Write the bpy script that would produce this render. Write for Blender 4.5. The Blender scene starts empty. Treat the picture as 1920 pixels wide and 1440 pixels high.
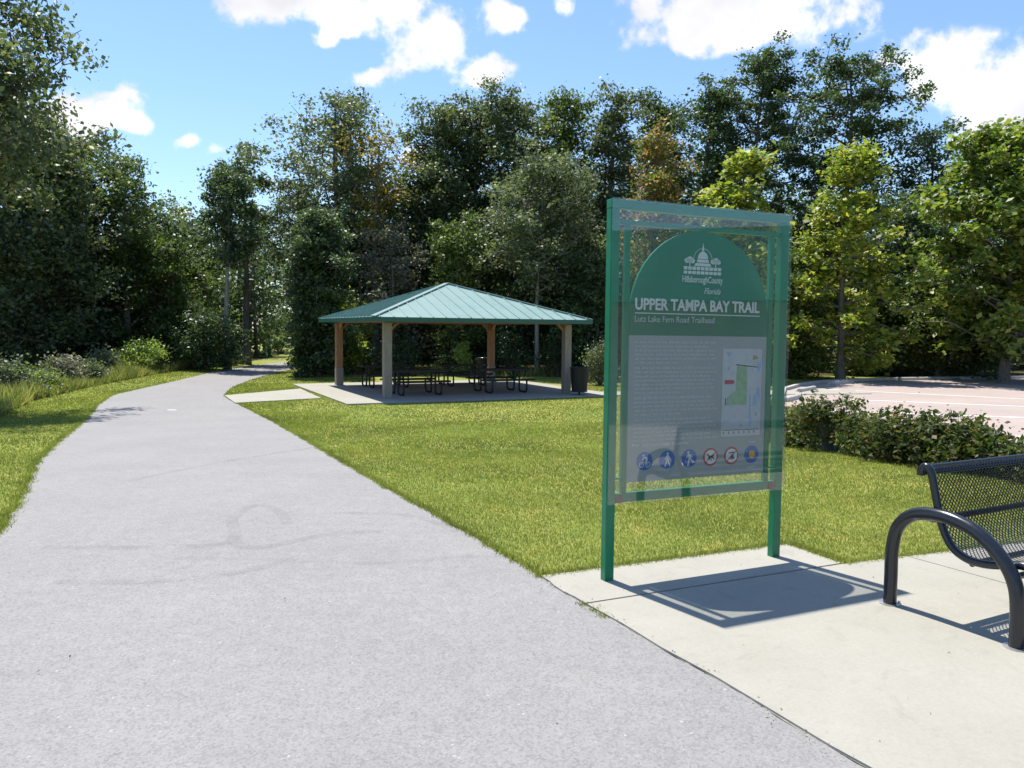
import bpy, bmesh, math, random
import numpy as np
from mathutils import Vector, Matrix
R = math.radians
scene = bpy.context.scene
rng = np.random.default_rng(7)

# ------------------------------------------------------------------ camera
F, PIT, ROLL, H = 1480.0, R(3.974), R(.534), 1.65
cd = bpy.data.cameras.new('camera'); cam = bpy.data.objects.new('camera', cd)
scene.collection.objects.link(cam); scene.camera = cam
cd.sensor_fit = 'HORIZONTAL'; cd.sensor_width = 36; cd.lens = F / 1920 * 36
cd.clip_start = .05; cd.clip_end = 3000
cam.matrix_world = (Matrix.Translation((0, 0, H)) @ Matrix.Rotation(math.pi / 2 - PIT, 4, 'X')
                    @ Matrix.Rotation(ROLL, 4, 'Z'))

# ------------------------------------------------------------------ light
SUN = Vector((-.56, .82, 2.47)).normalized()
elev = math.asin(SUN.z); azim = math.atan2(SUN.x, SUN.y)
ld = bpy.data.lights.new('sun', 'SUN'); ld.energy = 4.6; ld.angle = R(.53); ld.color = (1, .955, .88)
sun = bpy.data.objects.new('sun', ld); scene.collection.objects.link(sun)
sun.rotation_euler = SUN.to_track_quat('Z', 'Y').to_euler(); sun.location = (0, 0, 30)
scene.view_settings.view_transform = 'Standard'; scene.view_settings.look = 'None'
scene.view_settings.exposure = .75; scene.view_settings.gamma = 1

def ray(px, py):
    a, b = px - 960, py - 720
    cr, sr = math.cos(ROLL), math.sin(ROLL)
    X = cr * a + sr * b; Y = -sr * a + cr * b
    c, s = math.cos(PIT), math.sin(PIT); u = -Y / F
    return Vector((X / F, c + u * s, -s + u * c))

w = bpy.data.worlds.new('World'); scene.world = w; w.use_nodes = True
def build_world():
    nt = w.node_tree; N = nt.nodes; L = nt.links; N.clear()
    out = N.new('ShaderNodeOutputWorld'); bg = N.new('ShaderNodeBackground'); L.new(bg.outputs[0], out.inputs[0])
    sky = N.new('ShaderNodeTexSky'); sky.sky_type = 'NISHITA'; sky.sun_disc = False
    sky.sun_elevation = elev; sky.sun_rotation = azim % (2 * math.pi); sky.air_density = 1.15; sky.dust_density = .35; sky.ozone_density = 1.6
    tc = N.new('ShaderNodeTexCoord')
    nz = N.new('ShaderNodeTexNoise'); nz.inputs['Scale'].default_value = 22; nz.inputs['Detail'].default_value = 10
    nz.inputs['Roughness'].default_value = .58; L.new(tc.outputs['Generated'], nz.inputs['Vector'])
    nz2 = N.new('ShaderNodeTexNoise'); nz2.inputs['Scale'].default_value = 6; nz2.inputs['Detail'].default_value = 4
    mp = N.new('ShaderNodeMapping'); mp.inputs['Location'].default_value = (3, 5, 2); mp.inputs['Scale'].default_value = (1, 1, 1.8)
    L.new(tc.outputs['Generated'], mp.inputs[0]); L.new(mp.outputs[0], nz2.inputs['Vector'])
    wn = N.new('ShaderNodeTexNoise'); wn.inputs['Scale'].default_value = 9; wn.inputs['Detail'].default_value = 5; L.new(tc.outputs['Generated'], wn.inputs['Vector'])
    wv = N.new('ShaderNodeVectorMath'); wv.operation = 'MULTIPLY_ADD'; L.new(wn.outputs['Color'], wv.inputs[0]); wv.inputs[1].default_value = (.07, .07, .07); wv.inputs[2].default_value = (-.035, -.035, -.035)
    wa = N.new('ShaderNodeVectorMath'); L.new(tc.outputs['Generated'], wa.inputs[0]); L.new(wv.outputs[0], wa.inputs[1])
    sc = N.new('ShaderNodeMapping'); sc.inputs['Scale'].default_value = (1, 1, 1.5); L.new(wa.outputs[0], sc.inputs[0])
    # cloud masses in the sky: (direction through pixel, angular radius in px)
    blobs = [(450, 0, 62), (520, -25, 85), (620, -30, 90), (720, -10, 75), (780, 0, 45), (640, 40, 28),
             (790, 90, 58), (835, 60, 42), (855, 115, 52), (740, 118, 44), (680, 135, 34), (930, 118, 40), (900, 135, 30), (940, 30, 42),
             (1250, 10, 80), (1350, -10, 130), (1480, -20, 130), (1590, 0, 85), (1300, 85, 52), (1220, 50, 52), (1400, 60, 60), (1050, 0, 22),
             (1710, 100, 62), (1780, 130, 95), (1870, 130, 100), (1950, 160, 110), (1860, 210, 80), (1960, 260, 110), (1800, 270, 32), (1850, 300, 34), (1650, 120, 28),
             (205, 212, 62), (160, 220, 66), (110, 205, 60), (225, 190, 40), (262, 238, 30), (347, 262, 34), (405, 285, 24), (330, 383, 28), (640, 30, 40), (610, 65, 24), (785, 280, 26), (20, 180, 40),
             (-300, 60, 170), (2400, 100, 220), (2900, -200, 260), (-900, -100, 200), (600, -900, 260), (1700, -1000, 320)]
    acc = None
    for px, py, rad in blobs:
        d = ray(px, py).normalized(); k = Vector((d.x, d.y, d.z * 1.5))
        r = rad / F * (math.cos(math.atan2(abs(px - 960), F)) ** 1.2) * 1.42
        vm = N.new('ShaderNodeVectorMath'); vm.operation = 'DISTANCE'; L.new(sc.outputs[0], vm.inputs[0]); vm.inputs[1].default_value = k
        mr = N.new('ShaderNodeMapRange'); mr.inputs['From Min'].default_value = 0; mr.inputs['From Max'].default_value = r
        mr.inputs['To Min'].default_value = 1; mr.inputs['To Max'].default_value = 0; mr.interpolation_type = 'SMOOTHSTEP'
        L.new(vm.outputs['Value'], mr.inputs['Value'])
        if acc is None: acc = mr.outputs[0]
        else:
            m = N.new('ShaderNodeMath'); m.operation = 'ADD'; L.new(acc, m.inputs[0]); L.new(mr.outputs[0], m.inputs[1]); acc = m.outputs[0]
    m = N.new('ShaderNodeMath'); m.operation = 'MINIMUM'; L.new(acc, m.inputs[0]); m.inputs[1].default_value = 1.0
    # density = mass + noise*k, thresholded
    nm = N.new('ShaderNodeMath'); nm.operation = 'MULTIPLY_ADD'; L.new(nz.outputs['Fac'], nm.inputs[0]); nm.inputs[1].default_value = 4.0; nm.inputs[2].default_value = -2.0
    ad = N.new('ShaderNodeMath'); ad.operation = 'ADD'; L.new(m.outputs[0], ad.inputs[0]); L.new(nm.outputs[0], ad.inputs[1])
    lim = N.new('ShaderNodeMath'); lim.operation = 'MULTIPLY'; L.new(acc, lim.inputs[0]); lim.inputs[1].default_value = 2.6
    mn = N.new('ShaderNodeMath'); mn.operation = 'MINIMUM'; L.new(ad.outputs[0], mn.inputs[0]); L.new(lim.outputs[0], mn.inputs[1]); ad = mn
    ms = N.new('ShaderNodeMapRange'); ms.interpolation_type = 'SMOOTHSTEP'; ms.inputs['From Min'].default_value = .12; ms.inputs['From Max'].default_value = .98
    L.new(ad.outputs[0], ms.inputs['Value'])
    # cloud body: white with pale grey undersides
    cr = N.new('ShaderNodeMapRange'); cr.inputs['From Min'].default_value = .35; cr.inputs['From Max'].default_value = .68
    cr.inputs['To Min'].default_value = .52; cr.inputs['To Max'].default_value = .76; L.new(nz2.outputs['Fac'], cr.inputs['Value'])
    cc = N.new('ShaderNodeCombineColor')
    mb = N.new('ShaderNodeMath'); mb.operation = 'MULTIPLY'; L.new(cr.outputs[0], mb.inputs[0]); mb.inputs[1].default_value = 1.05
    L.new(cr.outputs[0], cc.inputs[0]); L.new(cr.outputs[0], cc.inputs[1]); L.new(mb.outputs[0], cc.inputs[2])
    sk = N.new('ShaderNodeMix'); sk.data_type = 'RGBA'; sk.blend_type = 'MULTIPLY'; sk.inputs[0].default_value = 1
    L.new(sky.outputs[0], sk.inputs[6]); sk.inputs[7].default_value = (SKYK * .88, SKYK * 1.0, SKYK * 1.18, 1)
    # haze near the horizon is already in the sky model
    mx = N.new('ShaderNodeMix'); mx.data_type = 'RGBA'; L.new(ms.outputs[0], mx.inputs[0]); L.new(sk.outputs[2], mx.inputs[6]); L.new(cc.outputs[0], mx.inputs[7])
    L.new(mx.outputs[2], bg.inputs['Color']); bg.inputs['Strength'].default_value = 1
SKYK = .10          # strength of the sky model
build_world()

# ------------------------------------------------------------------ helpers
C = scene.collection
def terr(x, y):
    t = np.clip((np.asarray(y, float) - 6) / 14, 0, 1); return -.5 * t * t * (3 - 2 * t)
def tz(x, y): return float(terr(x, y))
def at(px, py):
    r = ray(px, py); z = 0.0
    for _ in range(60):
        t = (z - H) / r.z; p = Vector((0, 0, H)) + r * t; z = .5 * z + .5 * tz(p.x, p.y)
    return Vector((p.x, p.y, tz(p.x, p.y)))
def dep(px, Y):            # ground point in the direction of a column, Y metres ahead
    r = ray(px, 650); t = Y / r.y; return Vector((r.x * t, Y, tz(0, Y)))
def hgt(px, Y, py):        # height above ground of what shows at (px,py), Y metres ahead
    r = ray(px, py); return H + r.z * Y / r.y - tz(0, Y)

def tag(o, label=None, cat=None, group=None, kind=None):
    if label: o['label'] = label
    if cat: o['category'] = cat
    if group: o['group'] = group
    if kind: o['kind'] = kind
    return o
def empty(name, loc, rz=0, **k):
    o = bpy.data.objects.new(name, None); C.objects.link(o); o.location = loc; o.rotation_euler = (0, 0, rz); o.empty_display_size = .3
    return tag(o, **k)
def copy_tree(o, parent=None):
    c = o.copy(); C.objects.link(c); c.parent = parent
    for ch in o.children: copy_tree(ch, c)
    return c

class MB:
    """collects shapes; build() links them as one mesh object"""
    def __init__(s): s.v = []; s.f = []; s.mi = []; s.cur = 0; s.smooth = []
    def add(s, vs, fs, smooth=False):
        n = len(s.v); s.v += [tuple(v) for v in vs]; s.f += [tuple(i + n for i in f) for f in fs]
        s.mi += [s.cur] * len(fs); s.smooth += [smooth] * len(fs); return s
    def box(s, x0, x1, y0, y1, z0, z1, M=None):
        vs = [Vector(p) for p in ((x0, y0, z0), (x1, y0, z0), (x1, y1, z0), (x0, y1, z0), (x0, y0, z1), (x1, y0, z1), (x1, y1, z1), (x0, y1, z1))]
        if M: vs = [M @ v for v in vs]
        return s.add(vs, [(0, 3, 2, 1), (4, 5, 6, 7), (0, 1, 5, 4), (1, 2, 6, 5), (2, 3, 7, 6), (3, 0, 4, 7)])
    def bar(s, a, b, w, h, up=(0, 0, 1)):
        a, b = Vector(a), Vector(b); d = (b - a); l = d.length; d.normalize(); up = Vector(up)
        sd = d.cross(up)
        if sd.length < 1e-4: sd = d.cross(Vector((1, 0, 0)))
        sd.normalize(); u = sd.cross(d)
        vs = [p + sd * sx * w / 2 + u * sz * h / 2 for p in (a, b) for sx, sz in ((-1, -1), (1, -1), (1, 1), (-1, 1))]
        return s.add(vs, [(0, 1, 2, 3), (7, 6, 5, 4), (0, 4, 5, 1), (1, 5, 6, 2), (2, 6, 7, 3), (3, 7, 4, 0)])
    def tube(s, pts, rad, n=8, closed=False):
        pts = [Vector(p) for p in pts]; m = len(pts)
        if not hasattr(rad, '__len__'): rad = [rad] * m
        ref = None; rings = []
        for i, p in enumerate(pts):
            if closed: t = pts[(i + 1) % m] - pts[i - 1]
            else: t = pts[min(i + 1, m - 1)] - pts[max(i - 1, 0)]
            t.normalize()
            if ref is None:
                ref = t.orthogonal().normalized()
            ref = (ref - t * ref.dot(t)).normalized(); bi = t.cross(ref)
            rings.append([p + (ref * math.cos(2 * math.pi * k / n) + bi * math.sin(2 * math.pi * k / n)) * rad[i] for k in range(n)])
        vs = [v for r in rings for v in r]; fs = []
        for i in range(m if closed else m - 1):
            j = (i + 1) % m
            for k in range(n):
                fs.append((i * n + k, i * n + (k + 1) % n, j * n + (k + 1) % n, j * n + k))
        s.add(vs, fs, True)
        if not closed: s.add(rings[0], [tuple(range(n))[::-1]]); s.add(rings[-1], [tuple(range(n))])
        return s
    def prism(s, poly, z0, z1, M=None):
        n = len(poly); vs = [Vector((p[0], p[1], z0)) for p in poly] + [Vector((p[0], p[1], z1)) for p in poly]
        if M: vs = [M @ v for v in vs]
        return s.add(vs, [tuple(range(n))[::-1], tuple(range(n, 2 * n))] + [(i, (i + 1) % n, n + (i + 1) % n, n + i) for i in range(n)])
    def build(s, name, mats, parent=None, bevel=0, loc=None):
        me = bpy.data.meshes.new(name); me.from_pydata(s.v, [], s.f); 
        mats = mats if isinstance(mats, (list, tuple)) else [mats]
        for m in mats: me.materials.append(m)
        me.polygons.foreach_set('material_index', s.mi); me.polygons.foreach_set('use_smooth', s.smooth); me.update()
        o = bpy.data.objects.new(name, me); C.objects.link(o)
        if parent: o.parent = parent
        if loc: o.location = loc
        if bevel:
            b = o.modifiers.new('bevel', 'BEVEL'); b.width = bevel; b.segments = 2; b.limit_method = 'ANGLE'; b.angle_limit = R(50)
        return o
def raw_mesh(name, V, k, mat, parent=None, loc=None):
    """V: (n*k,3) vertices, every k making one face"""
    V = np.asarray(V, np.float32); n = len(V) // k
    me = bpy.data.meshes.new(name); me.vertices.add(n * k); me.vertices.foreach_set('co', V.ravel())
    me.loops.add(n * k); me.loops.foreach_set('vertex_index', np.arange(n * k, dtype=np.int32))
    me.polygons.add(n); me.polygons.foreach_set('loop_start', np.arange(0, n * k, k, dtype=np.int32))
    me.polygons.foreach_set('loop_total', np.full(n, k, np.int32)); me.materials.append(mat); me.update(calc_edges=True)
    o = bpy.data.objects.new(name, me); C.objects.link(o)
    if parent: o.parent = parent
    if loc: o.location = loc
    return o
def grid_sheet(name, xs_fn, ys, nx, dz, mat, kind='structure', thick=0):
    """strip between xs_fn(y)->(xl,xr), draped on the terrain"""
    mb = MB(); vs = []
    for y in ys:
        xl, xr = xs_fn(y)
        for i in range(nx + 1):
            x = xl + (xr - xl) * i / nx; vs.append((x, y, tz(x, y) + dz))
    fs = [(r * (nx + 1) + i, r * (nx + 1) + i + 1, (r + 1) * (nx + 1) + i + 1, (r + 1) * (nx + 1) + i) for r in range(len(ys) - 1) for i in range(nx)]
    mb.add(vs, fs, True); o = mb.build(name, mat); return tag(o, kind=kind)
def poly_slab(mb, poly, top, bottom=-.12):
    """prism with top draped: terrain + top at each corner"""
    n = len(poly); t = [Vector((p[0], p[1], tz(p[0], p[1]) + top)) for p in poly]; b = [v + Vector((0, 0, bottom)) for v in t]
    mb.add(b + t, [tuple(range(n))[::-1], tuple(range(n, 2 * n))] + [(i, (i + 1) % n, n + (i + 1) % n, n + i) for i in range(n)])
def inside(poly, x, y):
    c = np.zeros(len(x), bool); n = len(poly)
    for i in range(n):
        x0, y0 = poly[i][:2]; x1, y1 = poly[(i + 1) % n][:2]
        if y0 == y1: continue
        k = ((y0 > y) != (y1 > y)) & (x < (x1 - x0) * (y - y0) / (y1 - y0) + x0); c ^= k
    return c

# ------------------------------------------------------------------ materials
class Mat:
    def __init__(s, name):
        s.m = bpy.data.materials.new(name); s.m.use_nodes = True; s.N = s.m.node_tree.nodes; s.L = s.m.node_tree.links
        s.p = s.N['Principled BSDF']; s.out = s.N['Material Output']
    def coord(s, kind='Object', scale=None):
        t = s.N.new('ShaderNodeTexCoord'); o = t.outputs[kind]
        if scale:
            mp = s.N.new('ShaderNodeMapping'); mp.inputs['Scale'].default_value = scale; s.L.new(o, mp.inputs[0]); o = mp.outputs[0]
        return o
    def geo(s): return s.N.new('ShaderNodeNewGeometry')
    def noise(s, scale, detail=4, rough=.55, vec=None, dist=0):
        n = s.N.new('ShaderNodeTexNoise'); n.inputs['Scale'].default_value = scale; n.inputs['Detail'].default_value = detail
        n.inputs['Roughness'].default_value = rough; n.inputs['Distortion'].default_value = dist
        s.L.new(vec if vec is not None else s.coord(), n.inputs['Vector']); return n.outputs['Fac']
    def ramp(s, fac, stops, interp='LINEAR'):
        r = s.N.new('ShaderNodeValToRGB'); r.color_ramp.interpolation = interp; e = r.color_ramp.elements
        while len(e) < len(stops): e.new(.5)
        for el, (p, c) in zip(e, stops):
            el.position = p; el.color = (*c, 1) if len(c) == 3 else c
        s.L.new(fac, r.inputs[0]); return r.outputs[0]
    def mix(s, fac, a, b, blend='MIX'):
        m = s.N.new('ShaderNodeMix'); m.data_type = 'RGBA'; m.blend_type = blend
        for v, i in ((fac, 0), (a, 6), (b, 7)):
            if isinstance(v, (int, float)): m.inputs[i].default_value = v
            elif isinstance(v, tuple): m.inputs[i].default_value = (*v, 1)
            else: s.L.new(v, m.inputs[i])
        return m.outputs[2]
    def rng(s, v, a, b, c, d):
        m = s.N.new('ShaderNodeMapRange'); s.L.new(v, m.inputs[0])
        for i, x in enumerate((a, b, c, d)): m.inputs[i + 1].default_value = x
        return m.outputs[0]
    def math(s, op, a, b):
        m = s.N.new('ShaderNodeMath'); m.operation = op
        for v, i in ((a, 0), (b, 1)):
            if isinstance(v, (int, float)): m.inputs[i].default_value = v
            else: s.L.new(v, m.inputs[i])
        return m.outputs[0]
    def col(s, c):
        if isinstance(c, tuple): s.p.inputs['Base Color'].default_value = (*c, 1)
        else: s.L.new(c, s.p.inputs['Base Color'])
        return s
    def rough(s, r):
        if isinstance(r, (int, float)): s.p.inputs['Roughness'].default_value = r
        else: s.L.new(r, s.p.inputs['Roughness'])
        return s
    def bump(s, h, strength=.3, dist=.01):
        b = s.N.new('ShaderNodeBump'); b.inputs['Strength'].default_value = strength; b.inputs['Distance'].default_value = dist
        s.L.new(h, b.inputs['Height']); s.L.new(b.outputs[0], s.p.inputs['Normal']); return s
    def spec(s, v): s.p.inputs['Specular IOR Level'].default_value = v; return s

def flat_mat(name, c, rough=.6, var=.12, scale=6, bump=0, spec=.5, metal=0):
    m = Mat(name); n = m.noise(scale, 5)
    a = tuple(x * (1 - var) for x in c); b = tuple(min(1, x * (1 + var)) for x in c)
    m.col(m.ramp(n, [(.3, a), (.7, b)])).rough(m.rng(n, .2, .8, rough - .06, rough + .06)).spec(spec)
    m.p.inputs['Metallic'].default_value = metal
    if bump: m.bump(m.noise(scale * 8, 4), bump, .004)
    return m.m
def leaf_mat(name, stops, gloss=.3, trans=.35, rough=.42, clump=.9):
    """leaf-sized faces: colour differs leaf by leaf and clump by clump; light passes through"""
    m = Mat(name); g = m.geo(); ri = g.outputs['Random Per Island']
    c = m.ramp(ri, stops)
    n = m.noise(clump, 3, .6)
    k = m.ramp(n, [(.3, (.62, .66, .6)), (.7, (1.25, 1.2, 1.1))])
    c = m.mix(1.0, c, k, 'MULTIPLY')
    m.col(c).rough(rough).spec(gloss)
    tr = m.N.new('ShaderNodeBsdfTranslucent'); tc = m.mix(1.0, c, (1.1, 1.25, .62), 'MULTIPLY'); m.L.new(tc, tr.inputs[0])
    mx = m.N.new('ShaderNodeMixShader'); mx.inputs[0].default_value = trans
    m.L.new(m.p.outputs[0], mx.inputs[1]); m.L.new(tr.outputs[0], mx.inputs[2]); m.L.new(mx.outputs[0], m.out.inputs[0])
    return m.m

M = {}
def make_mats():
    # lawn soil/grass sheet
    m = Mat('grass_ground'); v = m.coord()
    a = m.noise(.35, 5, .6, v); b = m.noise(14, 6, .7, v); d = m.noise(2.2, 4, .6, v)
    c1 = m.ramp(b, [(.25, (.15, .18, .045)), (.5, (.215, .24, .062)), (.75, (.29, .285, .095))])
    c2 = m.ramp(a, [(.35, (.85, .95, .8)), (.65, (1.2, 1.08, 1.0))])
    c3 = m.ramp(d, [(.3, (.74, .84, .74)), (.55, (1.02, 1.0, 1.0)), (.68, (1.3, 1.08, 1.15)), (.8, (1.5, 1.15, 1.4))])
    m.col(m.mix(1.0, m.mix(1.0, c1, c2, 'MULTIPLY'), c3, 'MULTIPLY')).rough(.9).spec(.15).bump(b, .8, .03); M['ground'] = m.m
    # asphalt path
    m = Mat('path_asphalt'); v = m.coord()
    fine = m.noise(150, 3, .7, v); mid = m.noise(9, 5, .6, v); big = m.noise(.8, 4, .6, v)
    vo = m.N.new('ShaderNodeTexVoronoi'); vo.inputs['Scale'].default_value = 95; m.L.new(v, vo.inputs['Vector'])
    sp = m.ramp(vo.outputs['Color'], [(.0, (.72, .72, .73)), (.55, (1, 1, 1)), (.93, (1.06, 1.06, 1.06)), (.97, (1.5, 1.5, 1.5))])
    c = m.ramp(fine, [(.2, (.196, .188, .180)), (.5, (.252, .242, .232)), (.8, (.304, .293, .281))])
    c = m.mix(1.0, c, sp, 'MULTIPLY')
    c = m.mix(1.0, c, m.ramp(mid, [(.3, (.93, .93, .93)), (.7, (1.05, 1.05, 1.05))]), 'MULTIPLY')
    c = m.mix(1.0, c, m.ramp(big, [(.3, (.93, .93, .94)), (.7, (1.05, 1.05, 1.04))]), 'MULTIPLY')
    m.col(c).rough(.82).spec(.35).bump(fine, .35, .004); M['asphalt'] = m.m
    # tyre marks
    m = Mat('tyre_mark'); n = m.noise(3, 5, .7); m.col((.14, .14, .145)).rough(.85)
    tr = m.N.new('ShaderNodeBsdfTransparent'); mx = m.N.new('ShaderNodeMixShader')
    m.L.new(m.rng(n, .35, .75, .0, .17), mx.inputs[0]); m.L.new(tr.outputs[0], mx.inputs[1]); m.L.new(m.p.outputs[0], mx.inputs[2]); m.L.new(mx.outputs[0], m.out.inputs[0]); M['tyre'] = m.m
    # concrete
    m = Mat('concrete'); v = m.coord(); a = m.noise(1.3, 6, .65, v); b = m.noise(60, 4, .7, v); d = m.noise(5, 5, .7, v, 1)
    c = m.ramp(a, [(.3, (.312, .296, .248)), (.7, (.352, .336, .286))])
    c = m.mix(1.0, c, m.ramp(b, [(.25, (.9, .9, .9)), (.7, (1.04, 1.04, 1.04))]), 'MULTIPLY')
    c = m.mix(1.0, c, m.ramp(d, [(.25, (.88, .87, .84)), (.45, (1, 1, 1)), (.7, (1.02, 1.02, 1.01))]), 'MULTIPLY')
    vo = m.N.new('ShaderNodeTexVoronoi'); vo.inputs['Scale'].default_value = 2.3; m.L.new(v, vo.inputs['Vector'])
    c = m.mix(1.0, c, m.ramp(vo.outputs['Distance'], [(.0, (.35, .33, .3)), (.022, (.5, .48, .45)), (.03, (1, 1, 1))]), 'MULTIPLY')
    m.col(c).rough(.85).spec(.25).bump(b, .2, .003); M['concrete'] = m.m
    M['joint'] = flat_mat('joint_dirt', (.25, .24, .205), .95, .3, 30)
    # car park pavers
    m = Mat('car_park_pavers'); v = m.coord()
    br = m.N.new('ShaderNodeTexBrick'); br.inputs['Scale'].default_value = 4.5; br.inputs['Mortar Size'].default_value = .02; m.L.new(v, br.inputs['Vector'])
    br.inputs['Color1'].default_value = (.385, .31, .268, 1); br.inputs['Color2'].default_value = (.36, .305, .272, 1); br.inputs['Mortar'].default_value = (.30, .255, .23, 1)
    c = m.mix(1.0, br.outputs[0], m.ramp(m.noise(.5, 5, .6, v), [(.3, (.9, .9, .92)), (.7, (1.1, 1.08, 1.05))]), 'MULTIPLY')
    m.col(c).rough(.9).spec(.2); M['pavers'] = m.m
    M['marking'] = flat_mat('white_road_paint', (.78, .78, .76), .7, .1, 3)
    # forest floor
    m = Mat('forest_floor'); v = m.coord(); n = m.noise(6, 6, .7, v)
    m.col(m.ramp(n, [(.3, (.035, .028, .015)), (.5, (.06, .055, .02)), (.7, (.10, .09, .035))])).rough(.95).spec(.1).bump(n, .8, .05); M['litter'] = m.m
    M['weeds'] = leaf_mat('tall_grass', [(0, (.14, .18, .05)), (.5, (.27, .30, .10)), (.8, (.42, .39, .17)), (1, (.52, .42, .26))], .15, .4, .6)
    M['blade'] = leaf_mat('grass_blade', [(0, (.19, .235, .060)), (.5, (.245, .280, .078)), (.85, (.32, .325, .11)), (1, (.46, .40, .21))], .12, .5, .65, .45)
    # leaves
    S = {
     'oak':      [(0, (.040, .058, .028)), (.5, (.070, .092, .044)), (.85, (.108, .125, .065)), (1, (.14, .14, .085))],
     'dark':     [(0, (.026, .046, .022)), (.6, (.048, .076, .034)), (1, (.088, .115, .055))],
     'green':    [(0, (.038, .064, .018)), (.5, (.068, .100, .030)), (1, (.13, .155, .050))],
     'silver':   [(0, (.046, .062, .034)), (.5, (.082, .100, .056)), (1, (.15, .165, .105))],
     'yellow':   [(0, (.075, .11, .018)), (.45, (.16, .20, .034)), (.8, (.28, .30, .055)), (1, (.40, .33, .07))],
     'red':      [(0, (.06, .085, .02)), (.5, (.11, .13, .03)), (.72, (.19, .14, .04)), (.86, (.32, .15, .08)), (1, (.42, .20, .13))],
     'amber':    [(0, (.07, .08, .02)), (.5, (.14, .13, .03)), (.8, (.26, .17, .03)), (1, (.36, .20, .05))],
     'grey':     [(0, (.075, .07, .055)), (.5, (.12, .115, .095)), (1, (.20, .19, .16))],
     'syc':      [(0, (.05, .085, .016)), (.5, (.10, .14, .028)), (.85, (.17, .20, .04)), (1, (.25, .25, .05))],
     'lime':     [(0, (.10, .15, .03)), (.5, (.17, .23, .05)), (1, (.27, .32, .09))],
     'hedge':    [(0, (.022, .038, .012)), (.5, (.050, .070, .022)), (.85, (.09, .10, .032)), (1, (.18, .10, .05))],
    }
    for k, st in S.items():
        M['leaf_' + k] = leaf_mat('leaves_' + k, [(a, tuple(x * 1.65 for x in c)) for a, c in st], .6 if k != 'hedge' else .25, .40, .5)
    m = Mat('bark'); v = m.coord(scale=(1, 1, .25)); n = m.noise(14, 5, .7, v)
    m.col(m.ramp(n, [(.3, (.075, .062, .05)), (.7, (.21, .185, .155))])).rough(.9).bump(n, .7, .02); M['bark'] = m.m
    m = Mat('bark_pale'); v = m.coord(scale=(1, 1, .25)); n = m.noise(14, 5, .7, v); m.col(m.ramp(n, [(.3, (.17, .155, .135)), (.7, (.36, .335, .30))])).rough(.9); M['bark_pale'] = m.m
    # painted metal
    m = Mat('green_paint'); n = m.noise(7, 5)
    m.col(m.ramp(n, [(.3, (.004, .17, .075)), (.7, (.008, .215, .10))])).rough(.33).spec(.5); M['green'] = m.m
    M['panel_green'] = flat_mat('panel_green', (.012, .17, .085), .4, .08, 4)
    M['panel_grey'] = flat_mat('panel_grey', (.35, .38, .37), .45, .06, 4)
    M['print_white'] = flat_mat('print_white', (.72, .73, .72), .5, .04, 30)
    M['print_dim'] = flat_mat('print_dim', (.55, .58, .58), .5, .05, 30)
    M['print_blue'] = flat_mat('print_blue', (.02, .14, .42), .5, .05, 20)
    M['print_paleblue'] = flat_mat('print_pale_blue', (.30, .45, .62), .5, .1, 20)
    M['print_red'] = flat_mat('print_red', (.42, .025, .03), .5, .05, 20)
    M['print_orange'] = flat_mat('print_orange', (.75, .40, .02), .5, .05, 20)
    M['print_brown'] = flat_mat('print_brown', (.42, .27, .12), .5, .1, 20)
    M['print_mapgreen'] = flat_mat('print_map_green', (.28, .45, .25), .5, .15, 30)
    M['print_black'] = flat_mat('print_black', (.05, .055, .05), .5, .05, 20)
    M['map_paper'] = flat_mat('map_paper', (.52, .54, .56), .5, .08, 25)
    # acrylic cover: clear sheet, thin film of dust doubling as a painted veil of reflected light
    m = Mat('clear_acrylic'); ge = m.geo(); dt = m.N.new('ShaderNodeVectorMath'); dt.operation = 'DOT_PRODUCT'; m.L.new(ge.outputs['Incoming'], dt.inputs[0]); m.L.new(ge.outputs['Normal'], dt.inputs[1])
    fr = m.math('ADD', m.math('MULTIPLY', m.math('POWER', m.math('SUBTRACT', 1.0, m.math('ABSOLUTE', dt.outputs['Value'], 0)), 5.0), .90), .075)
    tr = m.N.new('ShaderNodeBsdfTransparent'); tr.inputs[0].default_value = (.93, .95, .95, 1); gl = m.N.new('ShaderNodeBsdfGlossy'); gl.inputs['Roughness'].default_value = .015
    df = m.N.new('ShaderNodeBsdfDiffuse'); df.inputs[0].default_value = (.55, .58, .6, 1)
    a = m.N.new('ShaderNodeMixShader'); m.L.new(fr, a.inputs[0]); m.L.new(tr.outputs[0], a.inputs[1]); m.L.new(gl.outputs[0], a.inputs[2])
    b = m.N.new('ShaderNodeMixShader'); m.L.new(m.rng(m.noise(2.5, 5, .6), .3, .7, .012, .035), b.inputs[0]); m.L.new(a.outputs[0], b.inputs[1]); m.L.new(df.outputs[0], b.inputs[2]); m.L.new(b.outputs[0], m.out.inputs[0]); M['acrylic'] = m.m
    M['rust'] = flat_mat('rusty_steel', (.16, .075, .05), .7, .4, 18)
    # bench coat
    m = Mat('black_coating'); n = m.noise(25, 4); m.col(m.ramp(n, [(.3, (.013, .016, .021)), (.7, (.017, .020, .026))])).rough(m.rng(n, .3, .7, .20, .26)).spec(.55); M['black'] = m.m
    M['black_matt'] = flat_mat('black_matt', (.016, .016, .017), .55, .2, 9)
    M['steel'] = flat_mat('bare_steel', (.55, .54, .52), .35, .2, 20, metal=.8)
    # timber
    m = Mat('timber'); v = m.coord(scale=(6, 6, .6)); n = m.noise(6, 5, .6, v, .5)
    m.col(m.ramp(n, [(.3, (.20, .105, .055)), (.7, (.34, .19, .10))])).rough(.75).bump(n, .3, .004); M['timber'] = m.m
    m = Mat('weathered_skylit_timber'); v = m.coord(scale=(6, 6, .6)); n = m.noise(6, 5, .6, v, .5)  # grey of the weathered sleeves, also skylight painted into the front posts
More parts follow.
